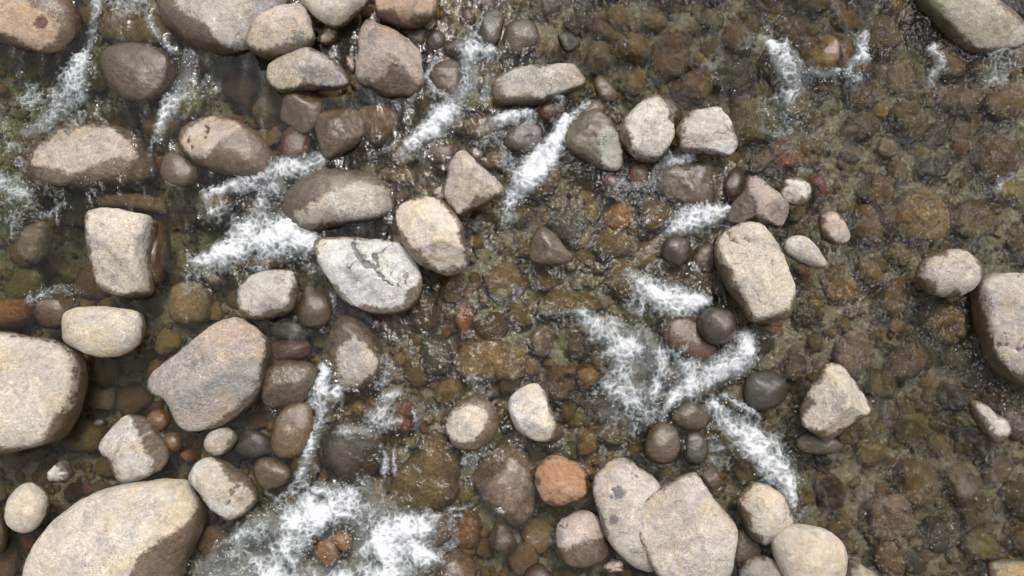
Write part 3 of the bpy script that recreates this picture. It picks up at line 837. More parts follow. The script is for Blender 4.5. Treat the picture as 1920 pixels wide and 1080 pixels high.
TABLE = """
corner|P|boulder|tan boulder with orange wet flank filling the top-left corner|top=.3,speckle=.8,stain='78,42,13,1.3'|-90,-50 0,-80 90,-40 135,5 152,55 140,88 105,108 60,100 20,88 -40,70 -100,30|-100,-70 0,-60 40,-10 60,8 100,32 111,50 97,80 72,90 45,82 20,64 -40,55 -100,30
brown|W|boulder|round brown wet boulder between two white streaks of water at upper left|top=.2,ze=-.06,speckle=.6|185,120 200,95 240,80 290,85 325,110 330,145 310,175 275,192 235,185 205,165|
olive|S|boulder|olive slab under the water above the round wet brown boulder|abs=-.05|190,40 250,15 310,35 330,75 300,92 230,88 195,75|
grey|P|boulder|huge grey boulder with brown damp lower left flank at the top edge|top=.34,crack=.3,chips=8,p=2.5,speckle=1.2|290,-30 300,20 320,60 360,90 410,103 460,100 500,80 530,40 540,-20 480,-70 360,-80|325,-90 330,0 352,28 388,42 408,76 440,90 520,92 560,-90
beige|D|boulder|cream and grey oval boulder leaning against the huge grey one|p=2.5,stain='560,70,22,.7',ze=.16|462,78 468,62 480,42 515,18 560,8 578,14 588,45 591,70 575,88 540,103 500,105 470,94|
cream|D|boulder|smooth pale cream boulder cut by the top edge|amp=.02,speckle=.5,crack=.1,ze=.2,chips=1,clean=1|555,-20 565,5 590,32 615,46 640,43 665,22 690,0 700,-40 640,-70 580,-60|
corner|D|boulder|orange and pink boulder cut by the top edge|facet=2,speckle=.8,ze=.12|704,-25 703,15 708,32 740,45 775,48 805,36 822,12 825,-20 800,-50 730,-50|
grey|D|boulder|grey white-speckled oval boulder just below the cream oval one|facet=4,k=18,speckle=1.4,ze=.1,plane='-70,45,.72 110,55,.85'|500,142 508,122 540,105 575,90 605,100 635,118 650,138 656,157 630,165 590,166 560,168 530,173 508,162|
pink|D|stone|small pink pebble wedged below the pale cream boulder|speckle=.5,amp=.02|598,72 605,55 620,48 631,55 630,70 615,82 603,82|
pink|D|stone|tiny pale sliver of rock left of the three-sided boulder|speckle=.4|649,112 655,105 664,110 666,125 661,136 652,127|
pinkgrey|P|boulder|three-sided grey pink boulder with a white vein and wet brown foot|facet=1,k=30,plane='20,52,.74 150,58,.86 -80,50,.78',top=.42,ze=0,crack=.5,hi=1|690,44 700,43 722,56 745,62 770,80 788,98 795,125 792,160 770,178 720,178 690,166 668,155 668,130 674,85 682,56|685,36 790,85 800,130 792,158 775,148 755,122 738,106 722,140 700,152 660,156
pinkgrey|W|stone|reddish pink wet upright stone above a darker red one|top=.4,facet=3|528,215 532,190 545,172 575,170 600,180 607,205 600,235 580,252 568,256 548,242 530,230|
red|W|stone|dark red wet stone below the reddish pink upright one|top=.2|545,240 570,250 582,265 576,290 560,310 535,306 526,280 530,255|
pinkgrey|W|boulder|brown grey damp rounded boulder below the three-sided one|top=.32,ze=0,speckle=.7,facet=2|592,238 605,215 640,205 670,205 683,222 681,255 666,276 640,290 612,301 600,278|
brown|S|boulder|brown boulder fully under water right of the damp brown grey one|abs=-.05|675,212 700,198 735,203 748,238 722,272 688,272|
slate|W|stone|small grey wet stone beside the three-sided boulder's upper right|top=.4|799,80 805,62 820,56 832,68 833,90 820,103 806,98|
olive|W|stone|olive wet cobble between the three-sided and the orange boulder|top=.2|748,58 770,47 800,52 806,72 790,90 765,76|
umber|W|stone|dark brown wet stone at the head of the upper cascade|top=.22|830,86 850,72 880,80 886,98 860,108 835,103|
brown|W|stone|glossy pinkish brown stone ringed by foam in the upper cascade|top=.3,ze=-.03|805,146 815,125 840,112 860,120 866,150 856,186 835,176 815,166|
umber|W|stone|dark rounded wet stone near the top, left of the olive brown pair|top=.35|894,60 905,30 930,18 946,32 941,60 932,86 910,92 898,82|
olive|W|stone|olive brown wet stone above the long flat grey slab|top=.25|942,80 950,50 975,37 1001,45 1012,75 1000,96 970,104 950,98|
red|W|stone|little dark red stone above the upper cascade|top=.25|860,28 875,14 890,24 891,40 872,46 861,39|
brown|W|stone|brown wet stone touching the top edge above the upper cascade|top=.2|893,0 920,-12 937,4 922,22 900,16|
slate|P|stone|small grey stone alone in rippled water above the flat slab|top=.32,ze=-.02|1047,70 1060,63 1078,70 1089,82 1080,93 1065,98 1054,88|1062,66 1078,72 1086,82 1078,90 1066,86
grey|D|boulder|long flat grey slab with an orange lower edge|p=3.2,facet=1,top=.24,ze=.08,plane='-70,48,.78',stain='1000,186,30,.4'|922,165 928,152 940,139 970,128 1030,122 1075,121 1086,132 1097,156 1070,169 1030,183 1005,191 970,192 932,192|
pinkgrey|W|stone|small brownish grey stone right of the long flat slab|top=.3|1112,160 1120,143 1135,144 1147,160 1162,182 1145,192 1125,184|
plum|W|boulder|purplish brown wet boulder tucked behind the upright pale one|top=.2|1220,182 1250,176 1277,204 1277,228 1255,245 1235,215|
white|D|boulder|pale upright rounded boulder, left one of the white pair|facet=4,k=14,ze=.1,crack=.6,top=.45,amp=.06,chips=10,hi=1|1162,252 1168,230 1190,200 1222,178 1245,188 1261,215 1264,245 1256,275 1232,301 1205,303 1180,286 1164,264|
white|D|boulder|white blocky rough boulder, right one of the white pair|facet=6,k=26,ze=.1,crack=.8,amp=.07,chips=12,top=.42,hi=1|1267,240 1290,212 1310,205 1345,203 1356,212 1371,230 1379,258 1383,276 1370,293 1345,290 1310,286 1278,282 1268,264|
moss|P|boulder|brown boulder with pale grey lichened right end beside the white pair|top=.3,ze=0,facet=2,stain='1120,265,30,.5'|1057,262 1070,235 1110,206 1135,215 1161,250 1170,290 1161,320 1130,319 1095,301 1064,281|1118,262 1138,240 1158,252 1166,290 1158,316 1135,314 1128,290
olive|A|boulder|olive mossy stone awash above the brown lichened boulder|abs=.03|1062,232 1090,205 1120,188 1142,205 1120,236 1080,248|
rust|W|stone|small orange brown stone under the end of the flat slab|top=.25|1011,206 1025,192 1045,195 1056,210 1041,229 1018,223|
umber|W|stone|dark brown stone with ochre flecks left of the short bright cascade|top=.28,facet=2|944,260 960,234 990,227 1016,240 1019,265 1000,286 965,286 947,275|
red|W|stone|pinkish wet stone splitting the trickle below the white pair|top=.25|1177,322 1195,300 1216,310 1221,340 1200,356 1182,346|
red|W|stone|small pink stone left of the trickle below the white pair|top=.2|1128,336 1150,327 1167,345 1161,366 1140,356|
brown|W|boulder|broad brown wet boulder below the white blocky one|top=.2,ze=-.05,facet=2|1226,326 1260,308 1310,304 1346,312 1359,335 1351,376 1330,391 1290,391 1250,372 1231,352|
umber|W|stone|dark brown wet stone left of the angular wedge boulder|top=.2|1356,342 1370,317 1391,314 1397,340 1386,371 1364,371|
pinkgrey|P|boulder|angular wedge boulder, brown wet on the left and pale pink on the right|facet=2,k=30,plane='180,50,.62 -60,55,.8',ze=.0,top=.45,crack=.6,hi=1|1358,402 1385,366 1408,331 1440,350 1476,386 1466,423 1440,421 1410,416 1380,421|1402,326 1440,346 1482,386 1470,430 1425,424 1420,386 1404,352
white|D|stone|small white angular stone right of the wedge boulder|facet=4,k=20,ze=.1|1464,356 1472,335 1495,332 1515,345 1521,365 1508,383 1485,384 1466,373|
red|S|stone|red stone under water above the small white angular one|abs=-.05|1442,305 1460,285 1490,290 1502,310 1475,323 1448,321|
red|S|stone|red stone under water beside the small white angular one|abs=-.06|1508,338 1530,333 1547,350 1542,377 1520,378|
pink|D|stone|oval pink and beige stone sitting in calm dark water at right|ze=.02,amp=.02,speckle=.6,top=.35,wl=.03|1536,412 1545,395 1562,394 1581,415 1593,446 1580,459 1560,456 1542,441|
white|D|stone|smooth white teardrop stone beside the tall cream boulder|amp=.02,speckle=.7,ze=.04,crack=.1,chips=1,clean=1|1469,460 1480,445 1505,443 1526,458 1546,485 1551,501 1525,499 1495,489 1474,476|
yellow|D|boulder|tall cream yellow boulder with a cracked cap at its upper end|p=2.6,facet=2,crack=.5,ze=.16,top=.36,stain='1400,520,14,.4',cut='1366,438,4 1374,452,3 1402,449,2.5 1422,456,1.5',hi=1|1341,466 1350,440 1375,425 1395,417 1420,420 1441,440 1461,470 1476,510 1488,546 1481,591 1460,601 1425,606 1405,601 1385,567 1367,541 1349,501|
beige|D|boulder|round cream grey boulder standing alone in rippled water near the right edge|amp=.025,crack=.3,ze=.12|1720,517 1730,490 1755,475 1785,467 1815,474 1836,490 1840,515 1826,541 1800,556 1770,558 1738,547|
beige|P|boulder|large flat grey boulder cut by the right edge, with an olive side|p=2.9,facet=2,crack=.7,top=.36,ze=.05,cut='1874,645,4 1895,652,4 1935,650,3'|1824,547 1833,528 1860,514 1920,514 1990,530 2010,620 1990,710 1930,724 1900,716 1880,702 1850,662 1836,612|1838,540 1862,505 1920,500 2020,520 2030,640 2000,715 1925,700 1890,690 1868,650 1850,600
moss|P|boulder|grey green slab with mossy left side in the upper right corner|p=2.5,top=.3,chips=2,ze=.0,stain='1730,15,50,.75 1765,55,40,.7',crack=.15|1714,-20 1722,6 1745,36 1775,66 1810,91 1850,100 1900,92 1926,76 1922,56 1900,35 1870,10 1850,-20 1780,-60|1735,-30 1750,10 1790,48 1822,80 1860,90 1900,86 1940,74 1925,50 1900,30 1870,5 1850,-40 1780,-70
moss|A|boulder|dark green mossy rock at the very upper right corner|abs=.05,stain='1910,15,60,1'|1882,0 1900,-22 1952,0 1952,42 1920,31|
white|D|stone|pale sharp shard of rock in glittering water at the right|facet=5,k=26,ze=.03,top=.4|1816,756 1835,751 1856,770 1876,780 1896,790 1891,816 1872,833 1850,816 1835,796|
plum|W|stone|purplish wet stone touching the pale shard|top=.22|1876,772 1900,765 1925,785 1922,815 1900,826 1885,808|
cream|D|boulder|cream pyramid-shaped boulder standing on an olive ledge|facet=1,k=34,plane='25,44,.60 165,44,.58 -70,44,.64 90,50,.7',top=.62,ze=.14,crack=.35,amp=.05,hi=1|1504,792 1508,760 1525,720 1545,685 1560,677 1585,694 1616,730 1642,756 1636,772 1600,792 1565,822 1548,829 1525,817 1508,802|
olive|W|stone|flat olive ledge peeping from under the cream pyramid boulder|abs=.06,ze=-.02|1488,826 1520,806 1562,820 1584,836 1562,850 1508,850|
slate|W|stone|smooth dark green grey round stone left of the cream pyramid boulder|top=.36,ze=.02,amp=.015,speckle=.4,crack=0|1394,732 1402,705 1425,694 1455,701 1476,720 1473,746 1455,763 1425,769 1401,756|
olive|W|stone|olive wet stone hugging the left side of the dark round one|top=.2|1350,742 1365,717 1390,717 1397,750 1391,771 1364,766|
umber|W|stone|dark ball-shaped stone on top of the orange brown wet one|top=.6,ze=.08,amp=.03|1309,606 1320,583 1345,574 1370,584 1380,610 1369,636 1345,647 1320,636|
rust|W|boulder|dark brown and orange wet oval stone under the dark ball|top=.22,amp=.02|1241,626 1255,598 1285,591 1312,605 1325,635 1346,651 1341,671 1310,679 1280,666 1254,651|
olive|W|stone|mottled olive brown stone below the large right rapid|top=.35,speckle=1.4|1256,782 1270,760 1300,751 1326,762 1334,785 1321,803 1290,809 1267,801|
pinkgrey|W|stone|pinkish brown rounded stone, left of a dark grey one, below the right rapid|top=.4,ze=.02|1211,832 1222,802 1245,791 1269,805 1273,840 1259,866 1232,869 1214,856|
slate|W|stone|dark grey blocky stone between the pinkish one and the streaky rapid|top=.4|1281,842 1285,815 1305,807 1323,820 1327,850 1316,871 1290,872|
tan|W|stone|slim tan stone above the upper corner of the pale pinkish boulder|top=.3|1311,886 1325,870 1340,874 1352,900 1346,923 1330,916 1317,901|
beige|D|boulder|grey beige boulder with dark blotches, leaning under its pinkish neighbour|p=2.5,ze=.12,stain='1158,925,16,.9 1150,975,14,.75 1190,895,12,.6',top=.3|1111,908 1118,885 1145,860 1175,856 1200,874 1237,905 1242,960 1236,1062 1200,1072 1165,1047 1139,1012 1119,961 1111,931|
beige|D|boulder|big pale pinkish beige boulder at the bottom, right of the blotched one|p=2.6,facet=2,ze=.18,top=.34,speckle=1.2,k=16|1192,962 1205,935 1240,912 1295,886 1309,891 1331,925 1361,960 1378,985 1381,1006 1374,1042 1366,1077 1340,1112 1260,1122 1230,1082 1205,1032 1194,1001|
cream|D|boulder|round tan cream boulder between the streaky rapid and the white egg-like one|ze=.08,amp=.025,top=.42|1384,942 1395,920 1415,904 1440,909 1467,930 1487,960 1482,987 1456,1016 1430,1022 1404,1002 1389,972|
cream|D|boulder|smooth creamy white egg-like boulder at the bottom edge|amp=.012,speckle=.3,crack=.05,ze=.16,top=.4,chips=1,clean=1|1445,1017 1455,995 1475,982 1510,983 1551,995 1580,1020 1585,1056 1576,1092 1540,1112 1490,1102 1459,1062|
grey|D|boulder|grey white boulder at the bottom edge, left of the creamy egg-like one|amp=.02,ze=.06,speckle=.8|1384,1077 1400,1050 1430,1041 1461,1055 1482,1085 1471,1122 1400,1122|
pinkgrey|W|stone|wet pinkish stone in the gap right of the big pinkish beige boulder|top=.25|1374,1012 1390,984 1411,1000 1427,1030 1411,1052 1385,1062 1374,1042|
grey|D|stone|grey angular rock tip at the bottom edge beside the creamy egg-like boulder|facet=4,k=26|1578,1077 1592,1049 1621,1061 1657,1085 1651,1112 1589,1112|
tan|A|stone|tan oval stone just under the surface near the bottom right|abs=0.0|1638,1046 1650,1020 1668,1014 1686,1030 1694,1060 1681,1087 1654,1077|
tan|P|stone|tan stone cut by the lower right corner|top=.25,ze=-.02|1853,1067 1865,1050 1920,1049 1962,1070 1942,1112 1869,1112|1872,1066 1900,1056 1960,1060 1960,1110 1880,1110
orange|D|boulder|bright orange boulder at bottom centre, the largest orange one in the stream|facet=5,k=18,ze=.06,speckle=.6,crack=.2,amp=.03,top=.4,wl=.02,hi=1|1001,906 1005,880 1022,858 1045,852 1070,861 1091,875 1104,915 1101,931 1070,943 1040,949 1017,939 1007,919|
pink|P|boulder|pink boulder dry on top and wet dark red on its lower half|p=2.7,top=.4,ze=0,cut='1048,986,2.5 1064,989,2.5'|1042,1006 1048,980 1075,963 1100,961 1123,972 1137,1000 1147,1036 1120,1057 1080,1064 1054,1052|1035,1004 1044,975 1075,955 1102,955 1128,968 1140,1002 1105,1012 1075,1022 1052,1028
pink|D|stone|little pale stone below the half-dry pink boulder|speckle=.6|1131,1061 1150,1050 1169,1055 1166,1071 1140,1072|
white|P|boulder|pale upright stone with an olive wet right foot in the middle of the stream|ze=.04,top=.5,facet=2|953,757 965,735 990,721 1006,720 1022,735 1032,760 1044,795 1060,813 1042,828 1005,828 983,816 963,797|948,757 960,730 990,716 1008,716 1022,740 1030,765 1040,800 1030,822 1008,828 984,818 960,798
cream|P|boulder|brown round boulder with a pale dry cap, left of the pale upright stone|ze=-.02,top=.36|833,802 840,775 855,755 885,741 916,749 934,775 932,806 916,832 885,847 854,836|836,804 842,782 860,766 890,761 911,775 909,801 890,821 865,829 845,819
pinkgrey|A|boulder|large brown pink boulder awash left of the bright orange one|abs=.04,ze=-.15,facet=2|888,896 905,860 940,831 971,834 1002,870 1007,910 1002,962 976,987 940,972 908,936|
olive|S|boulder|big olive boulder under water right of the vertical drips|abs=-.05|733,926 745,880 780,850 810,808 852,840 862,880 857,932 820,957 770,960|
umber|W|boulder|large brown wet boulder just above the biggest foaming pool|top=.16,ze=-.06,facet=2|603,832 620,795 650,779 690,784 722,815 717,862 691,897 660,907 628,892 608,862|
grey|P|boulder|brown boulder with a pale dry patch left of the stream centre|top=.40,ze=-.14,facet=2|603,682 620,620 650,588 692,610 717,655 725,700 702,727 660,738 623,728|638,650 664,636 686,646 709,683 692,704 665,723 640,716 634,690
pinkgrey|W|boulder|pink brown granite boulder beside the narrow vertical cascade|top=.42,gain=1.3,ze=.02,speckle=1.6,facet=2|491,737 500,700 520,679 560,675 591,685 597,706 582,732 566,757 525,769 499,757|
tan|W|boulder|mossy golden tan boulder below the pink brown granite one|top=.36,gain=1.5,ze=0,speckle=1.3|508,822 525,775 550,754 580,751 592,775 587,812 571,842 545,857 518,852|
olive|A|stone|pale olive stone under the foot of the narrow vertical cascade|abs=-.02|548,882 560,850 590,840 602,870 587,912 559,918|
tan|W|stone|tan pink stone right of the grey white oblong boulder|top=.4|474,882 485,861 510,857 536,870 547,890 531,912 505,920 484,907|
white|P|boulder|grey white oblong boulder with a brown upper right edge, at lower left|ze=.05,p=2.5,top=.42,stain='450,935,18,.5',cut='450,905,3 432,925,3 425,950,3'|358,892 370,870 390,859 420,864 441,880 472,905 480,936 462,962 430,974 404,957 379,926 360,906|350,895 366,864 392,855 412,872 430,900 462,915 474,935 458,958 430,974 400,960 372,925
grey|P|stone|small pale grey stone between the big grey pink boulder and the oblong one|ze=.02,top=.4|384,827 395,808 415,799 436,805 447,820 431,847 405,855 387,844|382,828 392,806 415,798 434,806 430,825 420,845 405,855 386,845
slate|W|stone|dark grey wet stone beside the small pale grey one|top=.22|438,837 455,810 480,807 504,820 507,846 480,860 449,854|
white|P|boulder|white angular stone with a brown wet right side, at lower left|facet=4,k=24,ze=.03,top=.45,plane='0,50,.7'|190,842 200,815 230,784 247,777 282,790 312,830 314,863 296,887 255,904 229,902 215,882 208,860|186,842 196,810 230,778 246,784 256,810 271,840 286,870 276,892 255,908 228,906 208,862
vivid|W|stone|small round orange ball of a stone left of the big grey pink boulder|top=.5,ze=0,speckle=.3,amp=.015,gain=.8|275,791 283,774 300,768 316,778 319,795 303,809 283,806|
vivid|A|stone|small ochre orange stone below the round orange ball|abs=.02,ze=-.05,gain=.5|303,829 312,812 330,811 341,825 336,841 320,846|
rust|S|stone|small rusty cobble below the big grey pink boulder's left foot|abs=-.05|346,852 355,842 369,848 371,863 356,868|
bluegrey|P|boulder|big flat grey boulder with a pinkish right half and brown right edge, left side|p=2.7,facet=3,k=18,ze=.1,top=.3,speckle=1.5,crack=.3,plane='140,46,.74'|274,716 290,695 320,675 370,635 420,599 441,595 476,614 500,640 502,666 497,716 482,746 441,782 400,802 354,808 333,791 323,766 308,746 284,736|268,716 290,688 320,668 370,628 420,592 445,590 480,610 496,640 490,680 478,725 440,765 405,788 354,814 328,796 318,768 300,750
yellow|D|boulder|yellowish beige oblong boulder above the huge one at the left edge|amp=.02,ze=.13,p=2.6,top=.4,crack=.1,chips=1,clean=1|118,611 125,590 150,577 200,576 246,580 263,590 266,626 251,652 225,667 195,670 159,661 124,643 119,626|
cream|D|boulder|huge beige and pinkish boulder cut by the left edge|amp=.02,ze=.2,p=2.6,top=.26,crack=.08,speckle=1.1,chips=1,trim=.965|-60,640 0,620 60,628 110,637 146,660 155,700 147,752 127,802 102,832 40,850 0,857 -60,852 -130,760|
cream|P|boulder|upright cream yellow block in the dark green pool at left|p=3.0,ze=.1,top=.42,facet=2,amp=.03,chips=10,hi=1|170,411 180,396 215,393 256,401 285,408 284,440 277,480 280,520 280,547 255,557 225,557 194,542 181,511 173,461|164,411 178,390 215,388 256,396 282,404 281,440 275,480 278,520 277,545 255,548 225,546 194,536 178,511
brown|A|boulder|brown boulder awash right of the upright cream yellow block|abs=.01|275,425 300,410 315,445 308,520 285,545 268,520|
skirt|P|boulder|wide boulder with a pale dry top in a brown wet skirt, upper left|ze=-.13,top=.27,p=2.3,crack=.2|40,320 55,280 90,248 150,233 200,233 250,248 283,280 292,310 272,340 200,352 130,357 70,347|58,290 75,265 120,244 170,234 212,239 257,264 270,285 262,298 220,294 180,306 140,323 100,316 64,308
skirt|P|boulder|smooth brown boulder with a pale cracked patch at its upper left end|ze=-.02,top=.3,amp=.02,speckle=.5,crack=.5,cut='380,222,4 388,238,3 381,262,3;352,250,3 358,275,3'|333,267 350,235 385,221 432,221 472,240 502,270 514,312 492,332 440,332 400,322 358,301|341,268 355,244 380,224 416,221 449,235 420,256 396,276 385,293 364,291
tan|W|stone|orange brown mottled stone between the wide boulder and the smooth brown one|top=.25,speckle=1.4|300,322 310,290 330,284 356,300 370,325 361,347 330,352 309,341|
grey|P|boulder|long dark-rimmed oval boulder with a speckled grey top below the cascade bend|ze=0,p=2.3,top=.3,amp=.02,speckle=1.5,crack=.15,stain='575,395,14,.6'|527,386 545,354 590,324 640,319 701,329 737,355 742,386 721,407 670,420 620,427 579,432 544,416|552,402 575,387 630,356 670,345 716,349 737,369 737,386 711,406 660,413 600,419 564,421
beige|D|boulder|grey beige pear-shaped boulder with flat facets, above right of the split creamy one|facet=3,k=26,plane='-55,50,.78 30,55,.8',ze=.14,top=.45,crack=.4,hi=1|833,366 838,325 845,300 868,284 886,295 916,325 941,345 942,361 920,376 885,396 861,406 847,391|
pink|D|stone|tiny pinkish stone tucked left of the pear-shaped boulder|amp=.02,facet=2|810,363 820,352 833,351 836,370 828,379|
orange|W|stone|little orange stone at the top of the pear-shaped boulder|top=.4|876,291 888,279 902,282 906,298 892,304|
pinkgrey|W|stone|brownish grey flat stone above left of the pear-shaped boulder|top=.22|801,291 815,274 850,267 864,280 840,302 813,307|
creampink|D|boulder|creamy tan faceted boulder with sharp ridges, at the centre left|facet=3,k=60,plane='60,42,.66 -80,40,.66 170,50,.74 -20,60,.8 110,65,.82',ze=.2,top=.55,crack=.3,speckle=.4,hi=1|741,411 750,388 785,370 801,366 831,375 852,395 870,430 872,450 880,486 872,507 855,515 829,514 794,500 769,479 754,451|
coolwhite|D|boulder|white grey boulder with a dark jagged crack across its top|p=2.6,facet=3,k=18,ze=.12,top=.32,cut='662,453,4 666,470,6 676,488,9 690,494,8 704,503,5 716,518,4 730,532,3;700,472,5 704,490,6 706,503,4',stain='684,482,13,.55 700,486,10,.5',crack=.9,hi=1,plane='100,50,.70 -120,46,.72 10,52,.76'|589,461 600,447 640,445 701,449 751,457 777,480 789,511 789,547 766,577 735,587 700,587 659,572 633,552 613,521 596,491|
white|D|boulder|pale pinkish rounded boulder below the bend of the left cascade|p=2.4,facet=2,ze=.05,top=.42,crack=.4,speckle=1.2|444,562 450,535 480,514 520,504 549,509 558,540 552,577 520,594 485,599 453,587|
brown|W|stone|glossy brown grey stone between the pale rounded boulder and the cracked one|top=.4,ze=.02|556,592 565,555 580,534 606,545 622,570 622,596 601,615 574,614|
slate|W|stone|dark flat wet stone below the glossy brown grey one|top=.22|508,614 530,599 560,604 577,620 571,637 540,640 514,630|
red|W|stone|reddish rubble stone above the pink brown granite boulder|top=.16|503,652 530,639 575,639 582,661 555,674 518,674|
olive|A|stone|flat olive brown stone under the foam of the left cascade|abs=.02|453,492 480,477 530,477 547,490 520,507 468,510|
tan|S|boulder|square brown orange stone under water left of the pale pinkish rounded boulder|abs=-.06,p=3|321,572 330,539 360,528 391,545 399,582 386,605 350,610 326,602|
brown|A|boulder|brown stone awash above the yellowish oblong boulder|abs=.03|63,582 75,555 110,549 142,565 147,602 115,617 79,612|
rust|S|boulder|flat orange brown slab under water at the left edge|abs=-.07|-30,565 40,560 67,570 57,602 20,617 -30,612|
white|D|stone|tiny white triangular stone near the lower left corner|facet=3,k=30,top=.5|89,892 105,872 117,862 128,880 129,898 110,902 94,902|
yellow|D|boulder|egg-shaped pale yellow and grey boulder near the lower left corner|amp=.015,speckle=.6,crack=.05,ze=.06,top=.42,chips=1,clean=1|14,957 22,930 45,907 66,907 86,925 88,951 76,982 55,999 29,995 16,977|
olive|D|boulder|yellow green boulder mostly hidden by the left edge near the bottom|amp=.02|-32,960 0,953 11,985 9,1021 -5,1040 -42,1032|
cream|P|boulder|giant elongated cream and grey boulder at the lower left, wet along its right|p=2.6,ze=.05,top=.3,amp=.02,speckle=1.2,crack=.12,stain='290,945,16,.35 250,940,10,.35',chips=1,trim=.97|43,1082 55,1040 90,990 120,959 170,924 240,903 320,896 351,900 372,930 384,966 377,1002 352,1052 332,1102 250,1152 120,1162 48,1122|30,1082 48,1038 85,985 118,952 170,918 240,897 320,890 352,896 370,930 366,958 340,985 300,1012 268,1038 250,1060 235,1090 230,1160 50,1150
pinkgrey|W|stone|reddish brown wedge-shaped stone alone in the centre pool|top=.35,facet=4,k=20,ze=0|992,471 1000,440 1015,424 1036,434 1062,465 1077,486 1050,497 1010,494 994,487|
vivid|S|stone|round orange ball of a stone under clear water right of centre|abs=-.02,speckle=.3,amp=.01,ze=-.12,gain=.48|1132,409 1142,389 1160,384 1179,391 1187,410 1176,427 1155,434 1137,424|
umber|W|stone|dark brown round stone left of the tall cream yellow boulder|top=.4,ze=0|1239,471 1250,447 1275,442 1295,458 1292,486 1270,499 1249,489|
umber|A|boulder|dark olive brown boulder awash in the shade of the tall cream yellow one|abs=-.03,trim=.8|1273,532 1290,504 1320,499 1352,515 1357,552 1320,562 1284,553|
brown|W|stone|brown wet stone right of the dark round one, by the tall cream yellow boulder|top=.2|1298,486 1315,459 1336,454 1347,480 1336,506 1309,506|
olive|S|boulder|olive tan rounded stone under water below the round orange ball|abs=-.06|1108,461 1130,429 1160,431 1184,450 1180,477 1150,490 1119,481|
rust|S|stone|slim orange brown leaf-shaped stone under water below centre|abs=-.05|851,601 862,569 875,571 887,595 882,627 867,630|
tan|S|boulder|large tan slab under water below the centre of the stream|abs=-.05,p=2.8|856,681 870,644 920,639 982,650 987,691 961,714 890,714 860,701|
slate|S|boulder|dark round boulder under water left of the large tan slab|abs=-.08|788,666 800,634 825,629 847,650 847,692 825,707 799,696|
tan|A|stone|small golden stone at the left edge of the large right rapid|abs=.0|1077,709 1085,684 1105,679 1124,695 1117,724 1090,732|
olive|S|boulder|pale olive flat stone under water above the large right rapid|abs=-.04|1003,586 1030,547 1060,539 1112,565 1124,581 1070,592 1018,597|
tan|A|boulder|orange brown rock awash between two foam patches at upper right|abs=.02,ze=-.12|1498,101 1510,74 1545,64 1587,75 1602,101 1587,132 1545,142 1508,126|
umber|S|stone|dark brown stone below the awash orange brown rock at upper right|abs=-.06|1575,145 1600,118 1630,125 1640,148 1610,162 1585,160|
tan|S|boulder|very large tan boulder under rippled water at the right|abs=-.05|1668,411 1685,369 1730,354 1767,385 1777,432 1750,462 1700,452 1673,436|
brown|S|boulder|long brown stone under water right of the oval pink one|abs=-.06|1593,421 1605,389 1630,389 1650,425 1647,452 1625,462 1598,446|
vivid|A|stone|orange stone showing through the biggest foaming pool|abs=.05,ze=-.02,speckle=.5,gain=.62|594,1031 600,1013 622,1012 636,1030 634,1052 615,1061 600,1050|
amber|A|stone|ochre stone touching the orange one in the biggest foaming pool|abs=.03,ze=-.04,gain=1.0|622,1012 632,996 650,994 662,1012 656,1034 640,1032|
tan|A|boulder|orange tan stone at the bottom edge right of the biggest foaming pool|abs=.03|818,1066 835,1037 870,1034 892,1060 882,1092 828,1092|
red|W|stone|reddish stone cut by the bottom edge left of the half-dry pink boulder|top=.25|983,1076 1010,1056 1037,1080 1032,1102 988,1102|
brown|W|stone|brown stone with a thin pale streak above the bottom edge|top=.25|918,1006 930,979 951,984 970,1020 956,1037 929,1032|
rust|S|boulder|brown tan stone under water right of the foaming pool|abs=-.05|848,986 870,954 896,964 902,1001 881,1032 854,1022|
orange|S|stone|curved orange stone under rippled water near the top|abs=-.05|1104,56 1120,46 1141,54 1152,75 1141,82 1114,72|
yellow|S|boulder|yellow green boulder deep in the green pool at the left edge|abs=-.13,ze=-.3|38,471 55,430 90,419 97,450 77,492 49,492|
olive|S|boulder|tan slab under water above the upright cream yellow block|abs=-.16,ze=-.3|178,386 195,369 260,364 312,380 312,402 250,397|
yellow|S|stone|small yellow green pebble under water below the left cascade|abs=-.04|389,526 400,514 415,517 425,530 416,541 401,539|
red|S|stone|red brown stone under water below the stream's centre left|abs=-.05|723,781 745,749 771,754 787,790 766,817 739,806|
slate|D|stone|tiny white oval pebble beside the huge boulder at the left edge|top=.4,speckle=.2|176,793 184,786 195,788 197,796 186,800 177,798|
brown|S|boulder|brown slab under water between the white pair and the oval pink stone|abs=-.07|1405,300 1440,270 1475,262 1490,280 1450,310 1415,325|
"""
SPECS = []
for row in TABLE.strip().splitlines():
    pal_, mode_, name_, label_, opts_, out_, dry_ = row.split("|")
    SPECS.append((pal_, mode_, name_, label_, eval("dict(" + opts_ + ")"), out_, dry_))


for i, s in enumerate(SPECS):
    build_stone(s, 100 + i)

# ------------------------------------------------------------------ cobbles on the riverbed
def cobble_shape(seed, sub):
    D, Fc = ico(sub)
    r_ = np.random.default_rng(seed)
    ax_ = np.array([1.0, r_.uniform(.66, .95), r_.uniform(.45, .7)])
    ch = np.abs(D / ax_)
    p = r_.uniform(2.0, 2.8)
    r = 1 / (ch ** p).sum(1) ** (1 / p)
    for q in range(r_.integers(2, 7)):
        n = r_.normal(size=3); n /= np.linalg.norm(n)
        d = ((D * r[:, None]) @ n).max() * r_.uniform(.66, .9)
        r = (r ** -22 + np.maximum((D @ n) / d, 1e-6) ** 22) ** (-1 / 22)
    r = r * (1 + .11 * fbm3(D * 1.5 + seed, 4, seed))
    return D * r[:, None], Fc

